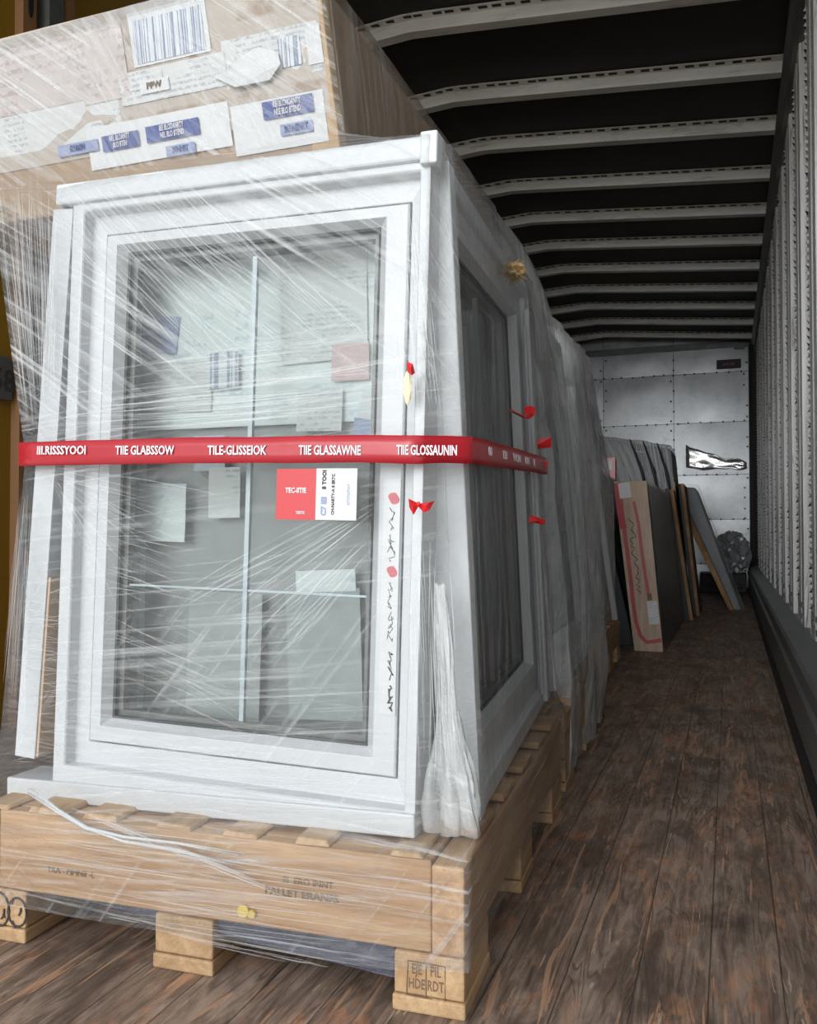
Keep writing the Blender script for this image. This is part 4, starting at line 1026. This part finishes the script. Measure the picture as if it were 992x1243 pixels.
# ------------------------------------------------------------------ second and third wrapped loads
def lean_window(label, o, w, h, lean, yaw, **kw):
    m3 = Matrix.Rotation(yaw, 3, 'Z') @ Matrix.Rotation(-lean, 3, 'Y')
    return make_window('casement_window', label, side_mat(m3, V(o), w), w, h, **kw)
lean_window('tall white window in the hazy second load, its bare stile leaning just behind the foreground load', (-0.415, 2.19, 0.235), 0.80, 1.05, 0.095, D(2), ins=(0.07, 0.07, 0.08, 0.08), depth=0.06, glass='dark_glass', group='windows in the farther loads')
lean_window('white window standing inside the hazy second load, left of its leaning neighbour', (-0.54, 2.20, 0.235), 0.82, 1.03, 0.09, D(2), depth=0.06, glass='dark_glass', group='windows in the farther loads')
lean_window('white window of the third load, its far stile showing as the bright edge beside the leaning crate', (-0.545, 3.66, 0.235), 0.80, 1.02, 0.06, D(1.5), ins=(0.06, 0.05, 0.07, 0.07), depth=0.05, glass='dark_glass', group='windows in the farther loads')
def far_wrap(label, levels, mats, seed, skirt=True):
    root = empty('stretch_wrap', T(-0.8, levels[0][1].y, 0.05)); tag(root, label, 'stretch film')
    inv = root.matrix_world.inverted()
    lv_ = [[inv @ p for p in l] for l in levels]
    loft(lv_, None, [12, 40, 12], [6, 26, 14, 3][:len(levels) - 1], lambda r, tv, c, tu: 0.014 if r else 0.02, mats, lambda c, r: 0, 'film_sheet', root, seed)
    return root
def L(z, xl, xr, ya, yb, dz=0.0): return [V((xl, ya, z)), V((xr, ya, z)), V((xr, yb, z + dz)), V((xl, yb, z + dz))]
w2 = far_wrap('hazy grey stretch film around the second load, just beyond the foreground load', [
    L(0.03, -1.2, -0.39, 2.20, 2.90), L(0.25, -1.2, -0.385, 2.25, 2.93), L(0.80, -1.2, -0.43, 2.27, 3.08), L(1.29, -1.2, -0.495, 2.20, 3.14), L(1.37, -1.1, -0.58, 2.26, 3.12)], [M['film_far']], 11.0)
# film draped up over the shoulder between the carton and this load
b = MB(); uvl = b.bm.loops.layers.uv.new('UVMap')
prof = [(2.19, 1.475, -0.565), (2.28, 1.462, -0.555), (2.36, 1.44, -0.535), (2.44, 1.40, -0.52), (2.50, 1.345, -0.505), (2.54, 1.29, -0.495)]
g = []
for (y, zt_, x) in prof:
    col_ = []
    for j in range(13):
        t_ = j / 12; z = zt_ - (zt_ - 1.0) * t_
        col_.append(wrap_inv @ V((x + 0.05 * t_ + 0.006 * noise.noise((y * 20, z * 6, 2)), y, z)))
    g.append([wrap_inv @ V((x - 0.30, y, zt_ + 0.005))] + [wrap_inv @ V((x - 0.02, y, zt_ + 0.008))] + col_)
gv = [[b.bm.verts.new(p) for p in r_] for r_ in g]
for i in range(len(gv) - 1):
    for j in range(len(gv[0]) - 1):
        f = b.bm.faces.new((gv[i][j], gv[i + 1][j], gv[i + 1][j + 1], gv[i][j + 1]))
        for lp, q in zip(f.loops, ((i, j), (i + 1, j), (i + 1, j + 1), (i, j + 1))): lp[uvl].uv = (prof[q[0]][0], q[1] * 0.04)
for v in b.bm.verts: v.co = w2.matrix_world.inverted() @ (wrap.matrix_world @ v.co)
b.build('film_drape', M['film_far'], w2, smooth=True, recalc=False)
w3 = far_wrap('dull grey stretch film around the third load beside the leaning crate', [
    L(0.215, -1.25, -0.535, 3.40, 4.36), L(0.27, -1.25, -0.535, 3.38, 4.38), L(0.80, -1.25, -0.535, 3.30, 4.36), L(1.36, -1.25, -0.545, 3.24, 3.66), L(1.42, -1.15, -0.62, 3.26, 3.62)], [M['film_far']], 23.0)
b = MB()
e0, e1 = plane_pt(709, 478, 'wall', -0.500), plane_pt(747, 752, 'wall', -0.480)
def post(bb, a, c, wx, wy):
    bb.hexa([a + V((-wx, -wy, 0)), a + V((wx, -wy, 0)), a + V((wx, wy, 0)), a + V((-wx, wy, 0)), c + V((-wx, -wy, 0)), c + V((wx, -wy, 0)), c + V((wx, wy, 0)), c + V((-wx, wy, 0))])
post(b, e1, e0, 0.011, 0.02)
o = b.build('edge_strip', M['pvc_edge'], None, 0.003); tag(o, 'slender white corner strip leaning at the far edge of the third load', 'strip')
# bent grey handle and strap seen on the third load
b = MB(); p0 = plane_pt(704, 560, 'wall', -0.51); p1 = plane_pt(719, 563, 'wall', -0.50); b.tube([p0, p0.lerp(p1, .5) + V((0.01, 0, 0.004)), p1], 0.008, 8)
o = b.build('grey_tube', M['grey_strap']); tag(o, 'short grey tube poking out of the third load at tape height', 'tube')

# ------------------------------------------------------------------ leaning packs at the back
def slab(bb, b0, b1, t1, t0, dirv, mi=0):
    """Near-end outline b0 b1 t1 t0, extruded along dirv."""
    d = V(dirv); p = [V(q) for q in (b0, b1, t1, t0)]
    v = [bb.bm.verts.new(q) for q in p] + [bb.bm.verts.new(q + d) for q in p]
    for ix in ((3, 2, 1, 0), (4, 5, 6, 7), (0, 1, 5, 4), (1, 2, 6, 5), (2, 3, 7, 6), (3, 0, 4, 7)):
        f = bb.bm.faces.new([v[i] for i in ix]); f.material_index = mi
y_ = 4.76
pack = empty('panel_crate', T(-0.40, y_, 0)); tag(pack, 'narrow leaning crate with pale wood end outlined in red tape and a white label', 'crate')
pi_ = pack.matrix_world.inverted()
def PK(x, y, z): return pi_ @ V((x, y, z))
def edge_x(t_, s_): return (-0.483 + (-0.586 + 0.483) * t_) * (1 - s_) + (-0.333 + (-0.414 + 0.333) * t_) * s_   # t up 0..1, s across
def PE(s_, t_, off=0.0): return PK(edge_x(t_, s_), y_ - off, 0.907 * t_)
b = MB(); slab(b, PE(0.02, 0.002, -0.012), PE(0.98, 0.002, -0.012), PE(0.98, .992, -0.012), PE(0.02, .992, -0.012), (0.0, 1.75, 0)); b.build('pane_stack', M['grey_body'], pack, 0.006)
b = MB(); slab(b, PE(0, 0), PE(1, 0), PE(1, 1), PE(0, 1), (0, 0.012, 0)); b.build('end_board', M['wood_dull'], pack, 0.003)
def band(name, pts, w_, mat, parent, off=0.0015):
    bb = MB(); pr = None
    for i, (s_, t_) in enumerate(pts):
        a = PE(s_, t_, off); nx_ = pts[min(i + 1, len(pts) - 1)]; pv_ = pts[max(i - 1, 0)]
        d = PE(*nx_, off) - PE(*pv_, off); n_ = V((d.z, 0, -d.x)).normalized()
        cur = (bb.bm.verts.new(a - n_ * w_ / 2), bb.bm.verts.new(a + n_ * w_ / 2))
        if pr: bb.bm.faces.new((pr[0], pr[1], cur[1], cur[0]))
        pr = cur
    return bb.build(name, mat, parent, solid=0.001)
M['red_faded'] = plain('faded_red_tape', (0.42, 0.06, 0.06), 0.45, var=0.2, scale=14)
band('red_tape', [(0.16, 0.99), (0.15, 0.85), (0.15, 0.70), (0.17, 0.55), (0.17, 0.40), (0.16, 0.28), (0.18, 0.17), (0.28, 0.09), (0.45, 0.055), (0.7, 0.06), (0.97, 0.07)], 0.020, M['red_faded'], pack)
band('red_tape', [(0.10, 0.99), (0.09, 0.9), (0.10, 0.8), (0.13, 0.72)], 0.035, M['red_tape'], pack, 0.0035)
band('red_tape', [(0.55, 0.88), (0.62, 0.75), (0.63, 0.6), (0.66, 0.45), (0.70, 0.34)], 0.016, M['red_faded'], pack, 0.002)
o = band('label', [(0.30, 0.99), (0.32, 0.90)], 0.062, M['paper'], pack, 0.005)
o2 = band('label', [(0.78, 0.295), (0.80, 0.16)], 0.052, M['paper_print'], pack, 0.006)
band('label', [(0.72, 0.34), (0.73, 0.30)], 0.024, M['ink_soft'], pack, 0.004)
b = MB(); pts = []
for i in range(34): pts.append(PE(0.40 + R.uniform(-.10, .10), 0.78 - i * 0.0135, 0.003))
b.tube(pts, 0.0022, 4)
b.build('print_mark', M['ink'], pack)
b = MB(); uvl = b.bm.loops.layers.uv.new('UVMap')
def film_face(bb, pts, uvq):
    f = bb.face(pts); 
    for lp, q in zip(f.loops, uvq): lp[uvl].uv = q
film_face(b, [PE(1.06, 0.0, 0.0), PE(1.06, 0.0, 0.0) + V((0.02, 1.78, 0)), PE(1.05, 1.0, 0.0) + V((0, 1.78, 0)), PE(1.05, 1.0, 0.0)], ((0, 0), (1.7, 0), (1.7, 1), (0, 1)))
b.build('film_sheet', M['film_dark'], pack, recalc=False, solid=0.001)

def pane_pack(name, label, near, far_y, mat, group=None, tilt_edge=None):
    """A wrapped pane stack: near-end outline (four world points) run back to far_y."""
    c = sum((V(p) for p in near), V((0, 0, 0))) / 4; c.z = 0
    root = empty(name, Matrix.Translation(c)); tag(root, label, 'pane pack', group)
    b = MB(); n_ = [V(p) - c for p in near]
    slab(b, *n_, (0, far_y - near[0][1], 0)); b.build('pane_stack', mat, root, 0.006)
    return root, n_
r_, n_ = pane_pack('wrapped_pane_pack', 'dark leaning pane pack wedged between the third load and the red-taped crate', [(-0.63, 4.95, 0.0), (-0.50, 4.95, 0.0), (-0.72, 4.95, 0.98), (-0.84, 4.95, 1.0)], 6.2, M['dark_body'], 'dark wrapped pane packs at the back')
b = MB(); uvl = b.bm.loops.layers.uv.new('UVMap')
film_face(b, [n_[1] + V((0.03, -0.05, 0)), n_[1] + V((0.02, 1.2, 0)), n_[2] + V((0.02, 1.2, 0)), n_[2] + V((0.02, -0.04, 0))], ((0, 0), (1.2, 0), (1.2, 1), (0, 1))); b.build('film_sheet', M['film_dark'], r_, recalc=False, solid=0.001)
big, n_ = pane_pack('wrapped_pane_pack', 'largest dark pane pack behind the red-taped crate, top draped in grey film', [(-0.62, 6.75, 0.0), (-0.30, 6.75, 0.0), (-0.41, 6.75, 1.255), (-0.98, 6.75, 1.36)], 7.40, M['dark_body'], 'dark wrapped pane packs at the back')
b = MB(); b.box(-0.02, 0.02, -0.03, 0, 0, 1.0)
edge_a, edge_b = n_[1] + V((-0.06, -0.012, 0.0)), n_[2] + V((-0.02, -0.012, -0.25))
bb_ = b; b = MB(); post(b, edge_a + V((0.03, 0, 0)), edge_b + V((0.03, 0, 0)), 0.02, 0.01); b.build('wood_edge', M['brown_edge'], big, 0.002); bb_.bm.free()
# grey film hood over its top
b = MB(); uvl = b.bm.loops.layers.uv.new('UVMap')
cols = []
for i in range(15):
    s_ = i / 14; colv = []
    for j in range(9):
        t_ = j / 8
        p = (n_[3].lerp(n_[2], s_)) * (1 - t_) + (n_[0].lerp(n_[1], s_)) * t_ if False else n_[3].lerp(n_[2], s_).lerp(n_[0].lerp(n_[1], s_), t_ * 0.42)
        colv.append(p + V((0.0, -0.03 - 0.03 * abs(noise.noise((s_ * 5, t_ * 4, 3))), 0.012 + 0.02 * noise.noise((s_ * 4, t_ * 3, 7)))))
    colv = [colv[0] + V((0, 0.7, 0.0))] + [colv[0] + V((0, 0.04, 0.015))] + colv
    cols.append([b.bm.verts.new(p) for p in colv])
for i in range(14):
    for j in range(10):
        f = b.bm.faces.new((cols[i][j], cols[i][j + 1], cols[i + 1][j + 1], cols[i + 1][j]))
        for lp, q in zip(f.loops, ((i, j), (i, j + 1), (i + 1, j + 1), (i + 1, j))): lp[uvl].uv = (q[0] * .05, q[1] * .06)
b.build('film_hood', M['film_far'], big, smooth=True, recalc=False)
b = MB()
for s_ in (0.45, 0.62, 0.80): 
    a = n_[3].lerp(n_[2], s_) + V((0.02, -0.065, 0.02)); c = n_[3].lerp(n_[2], s_ + 0.16).lerp(n_[0].lerp(n_[1], s_ + 0.16), 0.36) + V((0, -0.065, 0))
    b.tube([a, a.lerp(c, .5) + V((0.012, -0.004, 0.02)), c], [0.004, 0.012, 0.006], 6)
b.build('film_fold', M['dark_body'], big, smooth=True)
lab_ = MB(); a = n_[3].lerp(n_[2], 0.06).lerp(n_[0], 0.12) + V((0, -0.08, 0)); lab_.hexa([a + V(q) for q in ((0, 0, -.16), (.10, 0, -.17), (.10, .01, -.17), (0, .01, -.16), (0, 0, .0), (.10, 0, .01), (.10, .01, .01), (0, .01, 0))])
o = lab_.build('red_tag', M['red_tape'], big, 0.003)
lab_ = MB(); lab_.hexa([a + V(q) for q in ((0.012, -.004, -.09), (.075, -.004, -.095), (.075, 0, -.095), (.012, 0, -.09), (.012, -.004, -.02), (.075, -.004, -.015), (.075, 0, -.015), (.012, 0, -.02))])
lab_.build('tag_print', M['paper_print'], o)
for near, fy, lb in (
    ([(-0.32, 6.54, 0.0), (-0.25, 6.54, 0.0), (-0.38, 6.54, 0.94), (-0.44, 6.54, 0.95)], 6.72, 'slim dark pane pack right behind the red-taped crate'),
    ([(-0.27, 6.9, 0.0), (-0.215, 6.9, 0.0), (-0.325, 6.9, 1.0), (-0.372, 6.9, 1.0)], 7.38, 'slim dark pane pack just left of the brown-edged leaning board'),):
    r_, n_ = pane_pack('wrapped_pane_pack', lb, near, fy, M['dark_body'], 'dark wrapped pane packs at the back')
    b = MB(); post(b, n_[1] + V((-0.012, -0.006, 0)), n_[2] + V((-0.012, -0.006, 0)), 0.012, 0.005); b.build('wood_edge', M['brown_edge'], r_, 0.002)
# brown-edged board leaning furthest right
near = [V((-0.012, 7.5, 0.0)), V((0.086, 7.5, 0.0)), V((-0.262, 7.5, 1.015)), V((-0.474, 7.5, 1.015))]
c = V((0.03, 7.5, 0)); root = empty('leaning_panel', Matrix.Translation(c)); tag(root, 'brown-edged panel in grey film leaning furthest right, against the aluminium end wall', 'panel')
n_ = [p - c for p in near]
mb, mt = n_[0].lerp(n_[1], 0.36), n_[3].lerp(n_[2], 0.30)
b = MB(); slab(b, n_[0], mb, mt, n_[3], (0, 0.75, 0)); b.build('board', M['brown_edge'], root, 0.003)
b = MB(); slab(b, mb + V((0.002, 0.01, 0)), n_[1] + V((0, 0.01, 0)), n_[2] + V((0, 0.01, -0.02)), mt + V((0.002, 0.01, -0.006)), (0, 0.75, 0)); b.build('pane_stack', M['grey_body'], root, 0.01)
b = MB(); uvl = b.bm.loops.layers.uv.new('UVMap')
film_face(b, [mb + V((0.0, -0.02, 0.0)), n_[1] + V((0.03, -0.02, 0.0)), n_[2] + V((0.015, -0.02, 0.01)), mt + V((0, -0.02, 0.015))], ((0, 0), (.15, 0), (.3, 1), (0, 1)))
film_face(b, [n_[1] + V((0.03, -0.02, 0.0)), n_[1] + V((0.03, 0.75, 0.0)), n_[2] + V((0.015, 0.75, 0.01)), n_[2] + V((0.015, -0.02, 0.01))], ((.15, 0), (.9, 0), (.9, 1), (.15, 1)))
b.build('film_sheet', M['film_dark'], root, recalc=False)
# crumpled bag of scrap film and a dark tray in the corner
b = MB(); b.box(-0.30, 0.16, 9.55, 9.95, 0.0, 0.20); b.box(-0.26, 0.12, 9.53, 9.55, 0.05, 0.09); o = b.build('scrap_tray', M['dark_body'], None, 0.01); tag(o, 'low black tray on the floor in the far right corner', 'tray')
b = MB(); b.blob((0.02, 9.75, 0.40), (0.15, 0.13, 0.19), 3, 0.5, 2.2, 4, True); o = b.build('plastic_bag', plain('crumpled_grey_plastic', (0.34, 0.35, 0.36), 0.25, var=0.3, scale=9)); tag(o, 'crumpled grey plastic bundle on the black tray in the far corner', 'bag')

# ------------------------------------------------------------------ things on the end wall
b = MB(); b.box(-0.125, 0.13, Y1 - 0.04, Y1 - 0.021, 2.455, 2.555); plate = b.build('placard', plain('dark_placard', (0.022, 0.02, 0.02), 0.5), None, 0.004); tag(plate, 'small dark placard high on the aluminium end wall', 'sign')
text_part('placard_print', 'IIMIE EIII', 0.035, M['ink_red'], plate, T(0.0, Y1 - 0.0405, 2.50) @ FACE_FRONT)
b = MB()  # torn foil, which also carries the bright doorway reflection on the wall
nx, nz = 14, 8; g = []
for i in range(nx + 1):
    cl = []
    for j in range(nz + 1):
        s_, t_ = i / nx, j / nz
        x = -0.46 + 0.64 * s_; zt_ = 1.62 - 0.22 * s_ ** 0.8 + 0.05 * noise.noise((s_ * 4, 0, 2)); zb_ = 1.33 + 0.03 * noise.noise((s_ * 5, 3, 1)) + (0.10 * max(0, 0.3 - s_))
        cl.append(b.bm.verts.new((x, Y1 - 0.03 - 0.05 * abs(noise.noise((s_ * 3, t_ * 2, 5))), zb_ + (zt_ - zb_) * t_)))
    g.append(cl)
for i in range(nx):
    for j in range(nz): b.bm.faces.new((g[i][j], g[i + 1][j], g[i + 1][j + 1], g[i][j + 1]))
o = b.build('torn_foil', M['alu_bright'], None, smooth=True, solid=0.002); tag(o, 'torn shiny pale foil hanging on the right of the aluminium end wall', 'foil')
# grey strap end with black marking on the left wall
b = MB(); b.box(XL + 0.001, XL + 0.022, 2.02, 2.175, 1.06, 1.20); strap = b.build('wall_strap', M['grey_strap'], None, 0.004); tag(strap, 'grey strap plate with black characters on the amber left wall', 'strap')
text_part('strap_print', '58', 0.10, M['ink'], strap, T(XL + 0.023, 2.135, 1.12) @ rz(D(90)) @ FACE_FRONT, 0.002)
